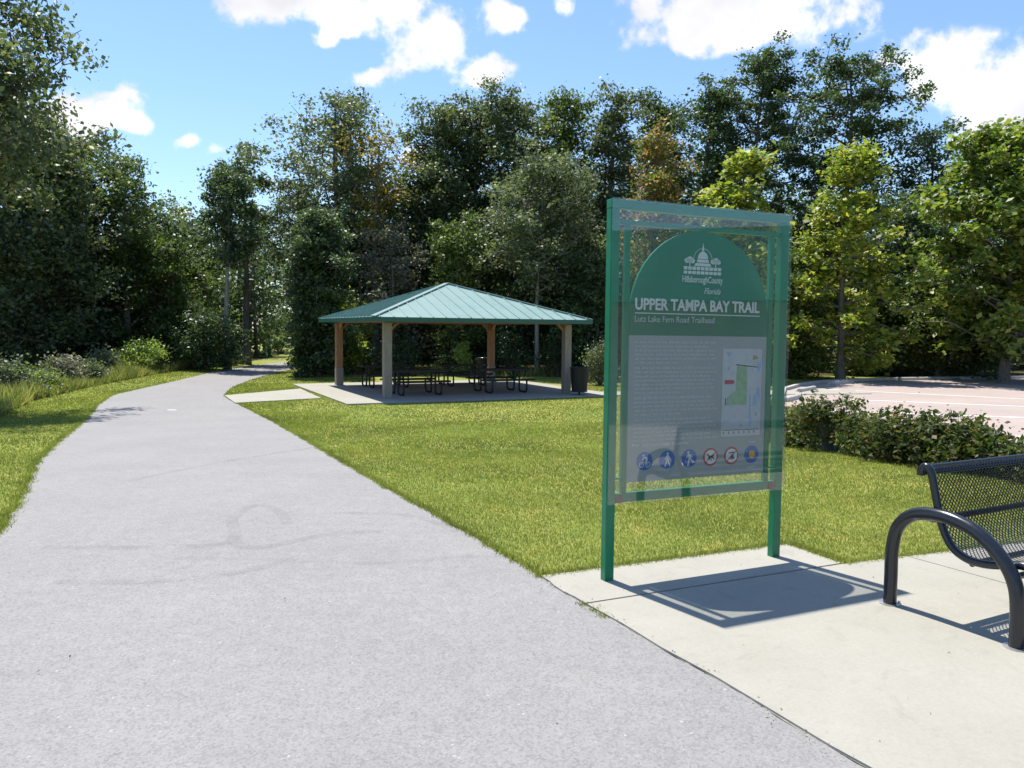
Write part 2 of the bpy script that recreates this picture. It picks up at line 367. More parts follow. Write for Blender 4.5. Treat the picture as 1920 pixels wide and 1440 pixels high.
    m.col(m.ramp(n, [(.3, (.20, .165, .135)), (.7, (.31, .265, .22))])).rough(.8).bump(n, .3, .004); M['timber_grey'] = m.m
    # roof sheet
    m = Mat('roof_metal'); n = m.noise(1.1, 8, .75)
    m.col(m.ramp(n, [(.3, (.12, .235, .20)), (.7, (.155, .28, .24))])).rough(m.rng(n, .3, .7, .42, .52)).spec(.5); m.p.inputs['Sheen Weight'].default_value = 1; m.p.inputs['Sheen Roughness'].default_value = .35; M['roof'] = m.m
    M['fascia'] = flat_mat('fascia_paint', (.02, .10, .075), .45, .1, 4)
    M['wheel_stop'] = flat_mat('wheel_stop_concrete', (.42, .41, .38), .85, .15, 9)
make_mats()

# ------------------------------------------------------------------ path outline
LE = [(40, 941), (70, 869), (119, 822), (169, 779), (183, 760), (212, 741), (266, 729), (328, 715), (403, 697), (459, 688), (506, 681.5), (553, 677)]
RE = [(1608, 1437), (1570, 1411), (1476, 1360), (1373, 1298), (1271, 1236), (1173, 1181), (1100, 1138), (1010, 1085), (955, 1048), (900, 1017), (800, 960), (720, 915), (640, 868), (594, 840), (562, 820), (512, 791), (469, 769), (441, 757), (419, 743), (433, 728), (469, 713), (500, 704), (550, 692)]
def edge(px, pre, post):
    p = [at(a, b) for a, b in px]; p = [Vector((*q, 0)) for q in pre] + p + [Vector((*q, 0)) for q in post]
    p.sort(key=lambda q: q.y); return np.array([q.y for q in p]), np.array([q.x for q in p])
lp = at(*LE[0]); lend = at(*LE[-1]); rend = at(*RE[-1])
LY, LX = edge(LE, [(lp.x + 8, lp.y - 16), (lp.x + 1.9, lp.y - 3.9)], [(lend.x - 1.5, lend.y + 8), (lend.x + 4, lend.y + 30)])
RY, RX = edge(RE, [(6.5, -8), (2.8, 0)], [(rend.x + .3, rend.y + 8), (lend.x + 3.5, lend.y + 8), (lend.x + 8, lend.y + 30)])
def smooth_edge(Y, X):
    yy = np.arange(Y[0], Y[-1], .1); xx = np.interp(yy, Y, X); k = np.hanning(11); k /= k.sum()
    xs = np.convolve(np.pad(xx, 5, 'edge'), k, 'valid'); return yy, xs
LY, LX = smooth_edge(LY, LX); RY, RX = smooth_edge(RY, RX)
def pxl(y): return np.interp(y, LY, LX) + .018 * np.sin(np.asarray(y) * 9.1) + .012 * np.sin(np.asarray(y) * 23)
def pxr(y): return np.interp(y, RY, RX) + .012 * np.sin(np.asarray(y) * 7.3 + 1) + .008 * np.sin(np.asarray(y) * 19)

# ------------------------------------------------------------------ setting
def build_setting():
    xs = np.concatenate([np.linspace(-900, -60, 8), np.linspace(-50, 50, 41), np.linspace(60, 900, 8)])
    ys = np.concatenate([np.linspace(-900, -40, 8), np.linspace(-30, 5, 8), np.linspace(6, 20, 29), np.linspace(22, 70, 17), np.linspace(90, 900, 8)])
    mb = MB(); vs = [(x, y, tz(x, y)) for y in ys for x in xs]; nx = len(xs)
    mb.add(vs, [(r * nx + i, r * nx + i + 1, (r + 1) * nx + i + 1, (r + 1) * nx + i) for r in range(len(ys) - 1) for i in range(nx - 1)], True)
    tag(mb.build('ground', M['ground']), kind='structure')
    grid_sheet('path', lambda y: (float(pxl(y)), float(pxr(y))), np.arange(-7.9, 74, .12), 10, .012, M['asphalt'])
    # forest floor: left wood and back wood
    def sheet(name, pts, dz=.006):
        mb = MB(); n = len(pts); mb.add([(p[0], p[1], tz(*p[:2]) + dz) for p in pts], [tuple(range(n))]); tag(mb.build(name, M['litter']), kind='structure')
    b = [at(-150, 800), at(60, 745), at(170, 722), at(290, 695), at(400, 686), at(470, 678)]
    P = [(q.x, q.y) for q in b]
    sheet('forest_floor', P + [(P[-1][0] - 2, 62), (-90, 70), (-60, 5)])
    sheet('forest_floor', [(-11, 37.5), (-2, 38.5), (8, 37), (15, 39), (22, 37.6), (50, 33), (90, 70), (0, 120), (-12, 80), (-9.5, 44)])
build_setting()

# pavements -------------------------------------------------
pc = at(1480, 1024); pn = at(1587, 1061); pr = at(1795, 1036)
u1 = (pr - pn); u1.z = 0; u1.normalize()
gA = at(1010, 1085)
def ptf(v): return (v.x, v.y)
PAD_POLY = []
def build_pads():
    global PAD_POLY
    g = .006
    j0 = at(1108, 1138)
    far = pn + u1 * 14; n1 = Vector((u1.y, -u1.x, 0))       # toward the camera side
    mb = MB()
    redge = lambda y0, y1, n: [(float(pxr(y)) + .002, y) for y in np.linspace(y0, y1, n)]
    # sign pad strip
    A = redge(j0.y + .01, gA.y, 6)
    poly_slab(mb, A[::1] + [ptf(pc), (pn.x, pn.y + g * 2)] if False else list(A) + [ptf(pc), (pn.x - .004, pn.y + .012)], .022)
    # main field split by joints running square to u1
    starts = [0, 1.05, 3.1, 5.2, 7.3, 9.4]
    e = redge(-7.8, j0.y - .006, 40)
    jA = at(1706, 1050); jB = at(1899, 1104); jd = (jB - jA); jd.z = 0; jd.normalize()
    L0 = pn + (jA - pn).project(u1)
    def cut(k): return L0 + u1 * (k * 2.05)
    near = cut(0) + jd * 16
    poly_slab(mb, e[::-1][::-1] + [(pn.x, pn.y - .008), ptf(cut(0) - u1 * .005), ptf(near - u1 * .005)], .022)
    for k in range(0, 9):
        a = cut(k) + u1 * .005; b2 = cut(k + 1) - u1 * .005
        for q in range(5):
            d0 = q * 3.2 + .005; d1 = (q + 1) * 3.2 - .005
            poly_slab(mb, [ptf(a + jd * d0), ptf(b2 + jd * d0), ptf(b2 + jd * d1), ptf(a + jd * d1)][::-1], .022)
    tag(mb.build('pavement', M['concrete']), kind='structure')
    last = cut(9); 
    PAD_POLY = redge(-7.8, gA.y, 40) + [ptf(pc), ptf(pn), ptf(last), ptf(last + jd * 16), ptf(near)]
    mb = MB(); poly_slab(mb, PAD_POLY, .012, -.05); tag(mb.build('pavement', M['joint']), kind='structure')
build_pads()

# pavilion frame of reference
PC = Vector((-2.284, 27.54, -.5)); TH = .447
MA = Matrix.Translation(PC) @ Matrix.Rotation(TH, 4, 'Z')
def loc2w(a, b): v = MA @ Vector((a, b, 0)); return (v.x, v.y)
SLAB = [loc2w(-4.55, -4.25), loc2w(4.5, -4.25), loc2w(4.5, 4.1), loc2w(-4.55, 4.1)]
w0, w1, w2, w3 = [ptf(at(*q)) for q in ((421, 743), (441, 757), (602, 748), (563, 730))]
WALK = [w0, w1, w2, w3]
lc = at(1478, 728)
WALK2 = [loc2w(4.5, -4.25), (lc.x + 2, lc.y - 2.6), (lc.x + 2.0, lc.y - .9), loc2w(4.5, -2.6)]
def build_slabs():
    mb = MB(); poly_slab(mb, SLAB, .05, -.3); tag(mb.build('pavement', M['concrete'], bevel=.01), kind='structure')
    mb = MB(); poly_slab(mb, WALK, .03, -.3); tag(mb.build('path', M['concrete']), kind='structure')
    mb = MB(); poly_slab(mb, WALK2, .03, -.3); tag(mb.build('path', M['concrete']), kind='structure')
build_slabs()

# car park -------------------------------------------------------
LOTPX = [(1462, 760), (1470, 733), (1500, 724), (1545, 718), (1640, 713.5), (1760, 711), (1920, 709.5), (2100, 708)]
lotb = [ptf(at(*q)) for q in LOTPX]
LOT = lotb + [(lotb[-1][0] + 14, lotb[-1][1] - 22), (18, 5), (12.2, 8.2), (7.2, 13.2), (9.0, 17)]
def build_lot():
    mb = MB(); n = len(LOT)
    # sheet as fine rows so it follows the slope
    ys = np.arange(min(p[1] for p in LOT), max(p[1] for p in LOT), .25)
    prev = None
    def span(y):
        xs = []
        for i in range(n):
            (x0, y0), (x1, y1) = LOT[i], LOT[(i + 1) % n]
            if (y0 > y) != (y1 > y): xs.append(x0 + (x1 - x0) * (y - y0) / (y1 - y0))
        return (min(xs), max(xs)) if len(xs) > 1 else None
    vs = []; fs = []
    for y in ys:
        s = span(y)
        if not s: prev = None; continue
        k = len(vs); vs += [(s[0], y, tz(0, y) + .01), (s[1], y, tz(0, y) + .01)]
        if prev is not None: fs.append((prev, prev + 1, k + 1, k))
        prev = k
    mb.add(vs, fs); tag(mb.build('car_park', M['pavers']), kind='structure')
    # kerb round the far and left edge
    mb = MB()
    for i in range(len(lotb) - 1):
        a, b = Vector((*lotb[i], 0)), Vector((*lotb[i + 1], 0)); m = 8
        for q in range(m):
            p0 = a.lerp(b, q / m); p1 = a.lerp(b, (q + 1) / m)
            mb.bar((p0.x, p0.y, tz(0, p0.y) + .03), (p1.x, p1.y, tz(0, p1.y) + .03), .15, .18)
    tag(mb.build('kerb', M['wheel_stop']), kind='structure')
    for (a, b) in (((1527, 729.5), (1920, 749)), ((1597, 750), (1920, 763)), ((1540, 770.5), (1920, 784)), ((1700, 808), (1920, 820))):
        p, q = at(*a), at(*b); q = p + (q - p) * 1.25; q.z = 0; mb = MB(); d = (q - p); d.z = 0; L = d.length; d.normalize(); s = Vector((-d.y, d.x, 0)) * .07
        m = 12
        for i in range(m):
            x, y = p + d * L * i / m, p + d * L * (i + 1) / m
            mb.add([(c.x, c.y, tz(0, c.y) + .0155) for c in (x - s, y - s, y + s, x + s)], [(0, 1, 2, 3)])
        tag(mb.build('road_marking', M['marking']), kind='structure')
build_lot()

def build_stops():
    spots = [((1480, 752), (1492, 749), 'grey concrete wheel stop nearest the sign post, half behind it'),
             ((1494, 737), (1531, 730), 'grey concrete wheel stop beside the curved kerb corner'),
             ((1565, 721), (1592, 719), 'short looking pale concrete wheel stop in front of the left sycamore trunk'),
             ((1700, 713.5), (1729, 713), 'concrete wheel stop in tree shade between two sunlit ones'),
             ((1802, 712), (1858, 711.5), 'bright sunlit concrete wheel stop farthest to the right')]
    src = None
    for a, b, lab in spots:
        p, q = at(*a), at(*b); mid = (p + q) / 2; d = q - p
        if src is None:
            mb = MB(); pr = [(-.09, 0), (.09, 0), (.07, .11), (.04, .14), (-.04, .14), (-.07, .11)]
            n = len(pr); L = .9
            vs = [(-L, y, z) for y, z in pr] + [(L, y, z) for y, z in pr]
            mb.add(vs, [tuple(range(n))[::-1], tuple(range(n, 2 * n))] + [(i, (i + 1) % n, n + (i + 1) % n, n + i) for i in range(n)])
            o = mb.build('wheel_stop', M['wheel_stop'], bevel=.012); src = o
        else: o = src.copy(); C.objects.link(o)
        o.location = (mid.x, mid.y, tz(0, mid.y) + .01); o.rotation_euler = (0, 0, math.atan2(d.y, d.x) if d.length < 6 else .1)
        tag(o, lab, 'wheel stop', 'concrete wheel stops along the car park edge')
build_stops()

def build_marks():
    def arc(pts, wd, name='tyre_mark'):
        p = [at(*q) for q in pts]; out = []
        for i in range(len(p) - 1):
            for t in np.linspace(0, 1, 8, endpoint=False):
                a = p[max(i - 1, 0)]; b = p[i]; c = p[i + 1]; d = p[min(i + 2, len(p) - 1)]
                out.append(.5 * ((2 * b) + (c - a) * t + (2 * a - 5 * b + 4 * c - d) * t * t + (3 * b - a - 3 * c + d) * t ** 3))
        out.append(p[-1]); mb = MB(); vs = []
        for i, q in enumerate(out):
            t = out[min(i + 1, len(out) - 1)] - out[max(i - 1, 0)]; t.z = 0; t.normalize(); s = Vector((-t.y, t.x, 0)) * wd / 2
            for e in (q - s, q + s): vs.append((e.x, e.y, tz(e.x, e.y) + .0165))
        mb.add(vs, [(2 * i, 2 * i + 1, 2 * i + 3, 2 * i + 2) for i in range(len(out) - 1)]); tag(mb.build(name, M['tyre']), kind='structure')
    arc([(80, 1030), (230, 1030), (400, 1025), (440, 1010), (437, 975), (480, 950), (520, 960), (540, 985)], .10)
    arc([(437, 1015), (460, 1030), (520, 1025), (620, 1005), (720, 1000)], .11)
    arc([(100, 1095), (260, 1095), (430, 1080), (560, 1050)], .10)
    arc([(240, 905), (420, 868), (640, 830), (700, 800)], .10)
    arc([(600, 965), (760, 968), (860, 1000)], .10)
    arc([(330, 1050), (500, 1052), (700, 1060), (900, 1045)], .08)
    # small faded paint dash on the path
    p, q = at(314, 770), at(330, 770); mb = MB()
    mb.add([(x, y, tz(x, y) + .0172) for x, y in ((p.x, p.y - .05), (q.x, q.y - .05), (q.x, q.y + .05), (p.x, p.y + .05))], [(0, 1, 2, 3)])
    tag(mb.build('road_marking', M['marking']), kind='structure')
build_marks()

def build_litter():
    g = np.random.default_rng(77); n = 700; x = g.uniform(-4, 9, n); y = g.uniform(2.2, 14, n); k = g.uniform(0, 1, n) < np.where(x > 0, .5, .3); x = x[k]; y = y[k]
    yy = g.uniform(2.8, 14, 350); ed = pxr(yy) + g.normal(size=350) * .04; x = np.concatenate([x, ed]); y = np.concatenate([y, yy]); n = len(x)
    a = g.uniform(0, 6.28, n); s_ = g.uniform(.002, .008, n); z = terr(x, y) + .026; c, d = np.cos(a) * s_, np.sin(a) * s_; t = g.normal(size=n) * .003
    V = np.stack([np.stack([x + c, y + d, z + t], 1), np.stack([x - d * .6, y + c * .6, z], 1), np.stack([x - c, y - d, z - t], 1), np.stack([x + d * .6, y - c * .6, z + .002], 1)], 1).reshape(-1, 3)
    m = Mat('leaf_litter'); m.col(m.ramp(m.geo().outputs['Random Per Island'], [(0, (.05, .035, .02)), (.6, (.16, .11, .06)), (1, (.30, .24, .15))])).rough(.9)
    tag(raw_mesh('leaf_litter', V, 4, m.m), kind='stuff', label='dry leaf bits and grit scattered on the path and concrete', cat='litter')
build_litter()

# ------------------------------------------------------------------ sign
def text_mesh(s, size, off=0, shear=0, ext=.0008, space=1.0):
    cu = bpy.data.curves.new('lettering', 'FONT'); cu.body = s; cu.size = size; cu.offset = off; cu.extrude = ext; cu.shear = shear; cu.space_character = space; cu.resolution_u = 3
    ob = bpy.data.objects.new('lettering', cu); C.objects.link(ob); bpy.context.view_layer.update()
    dg = bpy.context.evaluated_depsgraph_get(); me = bpy.data.meshes.new_from_object(ob.evaluated_get(dg)); C.objects.unlink(ob); bpy.data.objects.remove(ob); return me
def place_text(s, width, height, x, z, y, mat, parent, name='lettering', **k):
    """text in the local xz plane of the sign, left x, baseline z"""
    me = text_mesh(s, 1, **k); co = np.array([v.co for v in me.vertices]); x0, x1 = co[:, 0].min(), co[:, 0].max(); y0, y1 = co[:, 1].min(), co[:, 1].max()
    sx = width / (x1 - x0); sz = height / (y1 - y0)
    for v in me.vertices: v.co = (x + (v.co.x - x0) * sx, y - v.co.z, z + (v.co.y - y0) * sz)
    me.materials.clear(); me.materials.append(mat); me.update()
    o = bpy.data.objects.new(name, me); C.objects.link(o); o.parent = parent; return o
def build_sign():
    Lb, Rb = at(1138, 1093), at(1450, 1048); d = Rb - Lb; W = math.hypot(d.x, d.y); mid = (Lb + Rb) / 2
    root = empty('trail_sign', (mid.x, mid.y, .02), math.atan2(d.y, d.x), label='tall green framed trail map sign under a clear cover on two green posts', cat='sign')
    root.rotation_euler = (R(-.6), R(.35), math.atan2(d.y, d.x))
    h = W / 2; T = 2.455
    for sx in (-1, 1):
        mb = MB(); mb.box(sx * h - .034, sx * h + .034, -.028, .028, -.02, T - .06); mb.build('post', M['green'], root, bevel=.004)
    mb = MB(); mb.box(-h - .034, h + .034, -.030, .030, T - .058, T); mb.build('top_beam', M['green'], root, bevel=.004)
    mb = MB(); mb.box(-h + .036, h - .036, -.022, .022, .505, .565); mb.build('bottom_beam', M['green'], root, bevel=.004)
    mb = MB(); mb.box(-h + .036, h - .036, -.018, .018, T - .155, T - .125); mb.build('cross_bar', M['green'], root, bevel=.003)
    for sx in (-1, 1):
        mb = MB(); xx = sx * (h - .105); mb.box(xx - .019, xx + .019, -.016, .016, .567, T - .157); mb.build('inner_bar', M['green'], root, bevel=.003)
        mb = MB(); mb.box(sx * (h - .062) - .028, sx * (h - .062) + .028, -.0285, -.0235, .505, .56); mb.build('bracket', M['rust'], root)
        mb = MB(); mb.box(sx * (h - .065) - .027, sx * (h - .065) + .027, -.012, .012, .655, .667); mb.build('clip', M['green'], root)
    # arched panel
    pw = h - .13; zb, zs = .63, T - .157 - pw - .0
    arc = [(pw * math.cos(a), zs + pw * math.sin(a)) for a in np.linspace(0, math.pi, 40)]
    XZ = Matrix(((1, 0, 0, 0), (0, 0, -1, 0), (0, 1, 0, 0), (0, 0, 0, 1)))   # (x,y,z)->(x,-z,y)
    split = zs - .13
    pts = [(pw, split)] + arc + [(-pw, split)]
    mb = MB(); mb.prism(pts, -.008, .008, XZ); g = mb.build('panel', M['panel_green'], root)
    tag(g, label='green arched upper panel')
    mb = MB(); mb.prism([(pw, zb), (pw, split), (-pw, split), (-pw, zb)], -.008, .008, XZ); p2 = mb.build('panel', M['panel_grey'], root); tag(p2, label='grey lower panel with text, map and symbols')
    Y0 = -.0095
    # heading
    place_text('UPPER TAMPA BAY TRAIL', 2 * pw * .90, .078, -pw * .93, zs + .035, Y0, M['print_white'], g, off=.03)
    mb = MB(); mb.box(-pw * .93, pw * .88, Y0 - .001, Y0 + .001, zs + .012, zs + .018); mb.build('underline', M['print_white'], g)
    place_text('Lutz Lake Fern Road Trailhead', 2 * pw * .56, .040, -pw * .93, zs - .042, Y0, M['print_dim'], g)
    # county emblem
    ez = zs + .215; s = .155
    place_text('HillsboroughCounty', 2 * s * 1.08, .058, -s * 1.06, ez, Y0, M['print_white'], g, off=.012)
    place_text('Florida', s * .9, .040, s * .1, ez - .060, Y0, M['print_white'], g, shear=.45)
    mb = MB()
    def P(poly, y=Y0): mb.prism([(a, b) for a, b in poly], -y - .0008, -y + .0008, XZ)
    def disc(cx, cz, r, n=16, sq=1): return [(cx + r * math.cos(t), cz + r * sq * math.sin(t)) for t in np.linspace(0, 2 * math.pi, n, endpoint=False)]
    z0 = ez + .07
    for r, (a, b) in enumerate(((z0, z0 + .020), (z0 + .028, z0 + .05))):
        n = 9
        for i in range(n):
            x = -s * 1.02 + i * 2 * s * 1.02 / n; P([(x + .003, a), (x + 2 * s * 1.02 / n - .005, a), (x + 2 * s * 1.02 / n - .003, b), (x + .003, b)])
    P([(-.07, z0 + .055), (.07, z0 + .055), (.06, z0 + .075), (-.06, z0 + .075)])
    P([(-.05, z0 + .08), (.05, z0 + .08), (.045, z0 + .10), (-.045, z0 + .10)])
    dome = [(.042 * math.cos(t), z0 + .104 + .05 * math.sin(t)) for t in np.linspace(0, math.pi, 12)]; P(dome)
    P([(-.009, z0 + .157), (.009, z0 + .157), (.006, z0 + .18), (0, z0 + .21), (-.006, z0 + .18)])
    for sx in (-1, 1):
        for dx, dz, r in ((0, 0, .026), (.022, -.008, .02), (-.022, -.006, .022)): P(disc(sx * .108 + dx, z0 + .095 + dz, r, 12, .8))
        P([(sx * .108 - .004, z0 + .055), (sx * .108 + .004, z0 + .055), (sx * .108 + .004, z0 + .08), (sx * .108 - .004, z0 + .08)])
    tt = np.linspace(R(12), R(168), 16); ar = [(.082 * math.cos(t), z0 + .08 + .095 * math.sin(t)) for t in tt] + [(.079 * math.cos(t), z0 + .08 + .092 * math.sin(t)) for t in tt[::-1]]
    for i in range(15): P([ar[i], ar[i + 1], ar[-i - 2], ar[-i - 1]])
    mb.build('emblem', M['print_white'], g)
    # body text too small to read: lines of word-length marks
    mb = MB(); rr = random.Random(4); z = split - .05; para = 0
    top = .89
    while z > top:
        head = para in (0, 6, 13)
        x = -pw * .92; xe = pw * (.12 + .12 * rr.random()) if para not in (5, 12, 17) else -pw * .3
        while x < xe:
            wl = rr.uniform(.018, .06); q = .009 if not head else .011
            xx = x
            while xx < x + wl:
                lw = rr.uniform(.004, .007); mb.box(xx, xx + lw, Y0 - .0006, Y0 + .001, z, z + q * rr.choice((1, 1, 1.5))); xx += lw + .003
            x += wl + .014
        z -= .036 if para in (5, 12, 17) else .027; para += 1
    mb.build('small_print', M['print_dim'], p2)
    place_text('Per Hillsborough County', pw * .78, .026, -pw * .93, .962 - .105, Y0, M['print_white'], p2)
    # map
    mx0, mx1, mz0, mz1 = pw * .33, pw * .93, .90, 1.51
    mb = MB(); mb.box(mx0, mx1, Y0 - .001, Y0 + .0012, mz0, mz1); mp = mb.build('map', M['map_paper'], p2)
    Y1 = Y0 - .0022
    def pat(name, mat, polys):
        for po in polys: b_ = MB(); b_.prism(po, -Y1 - .0006, -Y1 + .0006, XZ); b_.build(name, mat, mp)
    mw, mh = mx1 - mx0, mz1 - mz0
    def q(a, b): return (mx0 + a * mw, mz0 + b * mh)
    blob = lambda a, b, ra, rb, sd: [(lambda r_: q(a + ra * math.cos(t) * r_, b + rb * math.sin(t) * r_))(1 + .25 * math.sin(3 * t + sd)) for t in np.linspace(0, 2 * math.pi, 14, endpoint=False)]
    pat('green_area', M['print_mapgreen'], [[q(.36, .80), q(.62, .80), q(.63, .36), q(.12, .36), q(.12, .44), q(.24, .50), q(.34, .52)]])
    pat('water', M['print_paleblue'], [blob(.16, .94, .05, .03, 0), blob(.93, .80, .05, .06, 1), blob(.84, .40, .06, .06, 2), blob(.5, .12, .05, .02, 3), blob(.92, .48, .05, .07, 4), blob(.15, .78, .03, .02, 5), blob(.88, .25, .04, .02, 0), [q(.70, .48), q(.73, .48), q(.75, .10), q(.72, .10)]])
    pat('road_line', M['print_black'], [[q(.34, .825), q(.9, .795), q(.9, .785), q(.34, .812)], [q(.08, .44), q(.10, .44), q(.10, .36), q(.08, .36)]] + [[q(.05 + i * .13, .03), q(.07 + i * .13, .03), q(.07 + i * .13, .055), q(.05 + i * .13, .055)] for i in range(7)] + [[q(.03, .075), q(.97, .075), q(.97, .069), q(.03, .069)]])
    pat('red_label', M['print_red'], [[q(.06, .60), q(.27, .60), q(.31, .622), q(.27, .645), q(.06, .645)]])
    pat('brown_patch', M['print_brown'], [blob(.82, .90, .07, .025, 2)])
    # six round symbols
    zc = .765; r = .062
    cx = [-pw * .76 + i * (pw * 1.57 / 5) for i in range(6)]
    for i, c in enumerate(cx):
        zz = zc + .004 * i * 0
        if i in (3, 4):
            mb = MB(); mb.prism(disc(c, zz, r, 32), -Y0 - .001, -Y0 + .0008, XZ); ic = mb.build('symbol', M['print_red'], p2)
            mb = MB(); mb.prism(disc(c, zz, r * .80, 32), -Y1 - .0006, -Y1 + .0006, XZ); mb.build('symbol_field', M['print_white'], ic)
        else:
            mb = MB(); mb.prism(disc(c, zz, r, 32), -Y0 - .001, -Y0 + .0008, XZ); ic = mb.build('symbol', M['print_blue'], p2)
        Yf = Y1 - .0016; mb = MB()
        def S(poly): mb.prism([(c + a * r, zz + b * r) for a, b in poly], -Yf - .0006, -Yf + .0006, XZ)
        def ln(a, b, wd=.1):
            a, b = Vector(a), Vector(b); dd = (b - a).normalized(); n_ = Vector((-dd.y, dd.x)) * wd / 2; S([a - n_, b - n_, b + n_, a + n_])
        def dsc(a, b, rr_, n=12): S([(a + rr_ * math.cos(t), b + rr_ * math.sin(t)) for t in np.linspace(0, 2 * math.pi, n, endpoint=False)])
        if i == 0:
            for a in (-.42, .38):
                for t in np.linspace(0, 2 * math.pi, 14, endpoint=False):
                    ln((a + .27 * math.cos(t), -.38 + .27 * math.sin(t)), (a + .27 * math.cos(t + .45), -.38 + .27 * math.sin(t + .45)), .07)
            dsc(-.2, .62, .13); S([(-.15, .5), (.3, .42), (.35, .1), (.1, 0), (.05, .25)]); ln((-.1, .4), (-.35, .08), .12); ln((.2, .05), (.05, -.3), .15); ln((-.42, -.38), (-.1, 0), .06); ln((-.1, 0), (.38, -.38), .06)
        elif i == 1:
            dsc(0, .66, .14); S([(-.16, .48), (.16, .48), (.13, -.05), (-.13, -.05)]); ln((-.12, .42), (-.36, 0), .12); ln((.12, .42), (.36, 0), .12); ln((-.06, -.02), (-.32, -.72), .17); ln((.06, -.02), (.32, -.72), .17)
        elif i == 2:
            dsc(-.18, .66, .14); S([(-.25, .5), (.1, .45), (.2, .0), (-.1, -.05)]); ln((-.15, .4), (-.4, .05), .12); ln((.1, .4), (.38, .1), .12); ln((-.02, 0), (-.12, -.42), .17); ln((-.12, -.42), (-.2, -.78), .13); ln((.1, 0), (.5, -.45), .16); ln((.42, -.52), (.7, -.38), .1); ln((-.35, -.8), (0, -.8), .08)
        elif i == 3:
            mb.cur = 1; S([(-.35, .18), (.3, .12), (.34, -.12), (-.3, -.08)]); dsc(-.42, .28, .13); ln((-.28, 0), (-.45, -.42), .1); ln((-.15, -.02), (-.05, -.42), .1); ln((.2, 0), (.1, -.42), .1); ln((.28, 0), (.5, -.35), .1); ln((.3, .1), (.55, .25), .07); mb.cur = 0
        elif i == 4:
            mb.cur = 1; S([(-.45, .38), (.4, .45), (.42, .30), (-.4, .24)]); dsc(.1, -.1, .2); S([(-.3, -.3), (.4, -.2), (.42, -.38), (-.2, -.45)]); ln((.25, .3), (0, 0), .08); mb.cur = 0
        else:
            dsc(0, 0, .45, 24)
        if i in (3, 4):
            ln((-.62, -.52), (.62, .52), .12)
            mb.build('pictogram', [M['print_red'], M['print_black']], ic)
        else: mb.build('pictogram', M['print_orange'] if i == 5 else M['print_white'], ic)
    mb = MB()
    for k in range(4): mb.box(cx[5] - .03 + k * .016, cx[5] - .018 + k * .016, Y0 - .0006, Y0 + .001, zc + .085, zc + .094)
    for k in range(4): mb.box(cx[5] - .03 + k * .016, cx[5] - .018 + k * .016, Y0 - .0006, Y0 + .001, zc - .095, zc - .086)
    mb.build('small_print', M['print_dim'], p2)
    # clear cover over the posts
    mb = MB(); mb.box(-h - .035, h + .038, -.050, -.046, .50, T + .004); mb.build('cover', M['acrylic'], root)
build_sign()

# ------------------------------------------------------------------ block building added behind the camera for the cover to reflect
def build_block():
    root = empty('added_block_building', (14.0, -1.7, 0), math.atan2(.873, .486), label='low pale block building with a dark green roof, added for the cover to mirror', cat='building')
    m = Mat('pale_blocks'); br = m.N.new('ShaderNodeTexBrick'); br.inputs['Scale'].default_value = 2.5; m.L.new(m.coord(), br.inputs['Vector'])
    br.inputs['Color1'].default_value = (.66, .64, .58, 1); br.inputs['Color2'].default_value = (.6, .58, .53, 1); br.inputs['Mortar'].default_value = (.42, .41, .38, 1); m.col(br.outputs[0]).rough(.9)
    mb = MB(); mb.box(-6, 6, .3, 5.3, -.1, 2.35); mb.build('wall', m.m, root)
    mb = MB(); x, y0, y1 = 6.7, -.5, 6.1
    mb.add([(-x, y0, 2.3), (x, y0, 2.3), (x, y1, 2.3), (-x, y1, 2.3), (-x + 2.4, 2.8, 4.0), (x - 2.4, 2.8, 4.0)], [(0, 1, 5, 4), (1, 2, 5), (2, 3, 4, 5), (3, 0, 4), (3, 2, 1, 0)]); mb.build('roof', M['fascia'], root)
    for px_ in (-3.2, 2.2):
        mb = MB(); mb.box(px_ - .45, px_ + .45, .26, .31, 0, 2.1); d = mb.build('door', M['fascia'], root)
        mb = MB(); mb.box(px_ + .3, px_ + .36, .21, .258, .95, 1.1); mb.build('handle', M['steel'], d)
build_block()

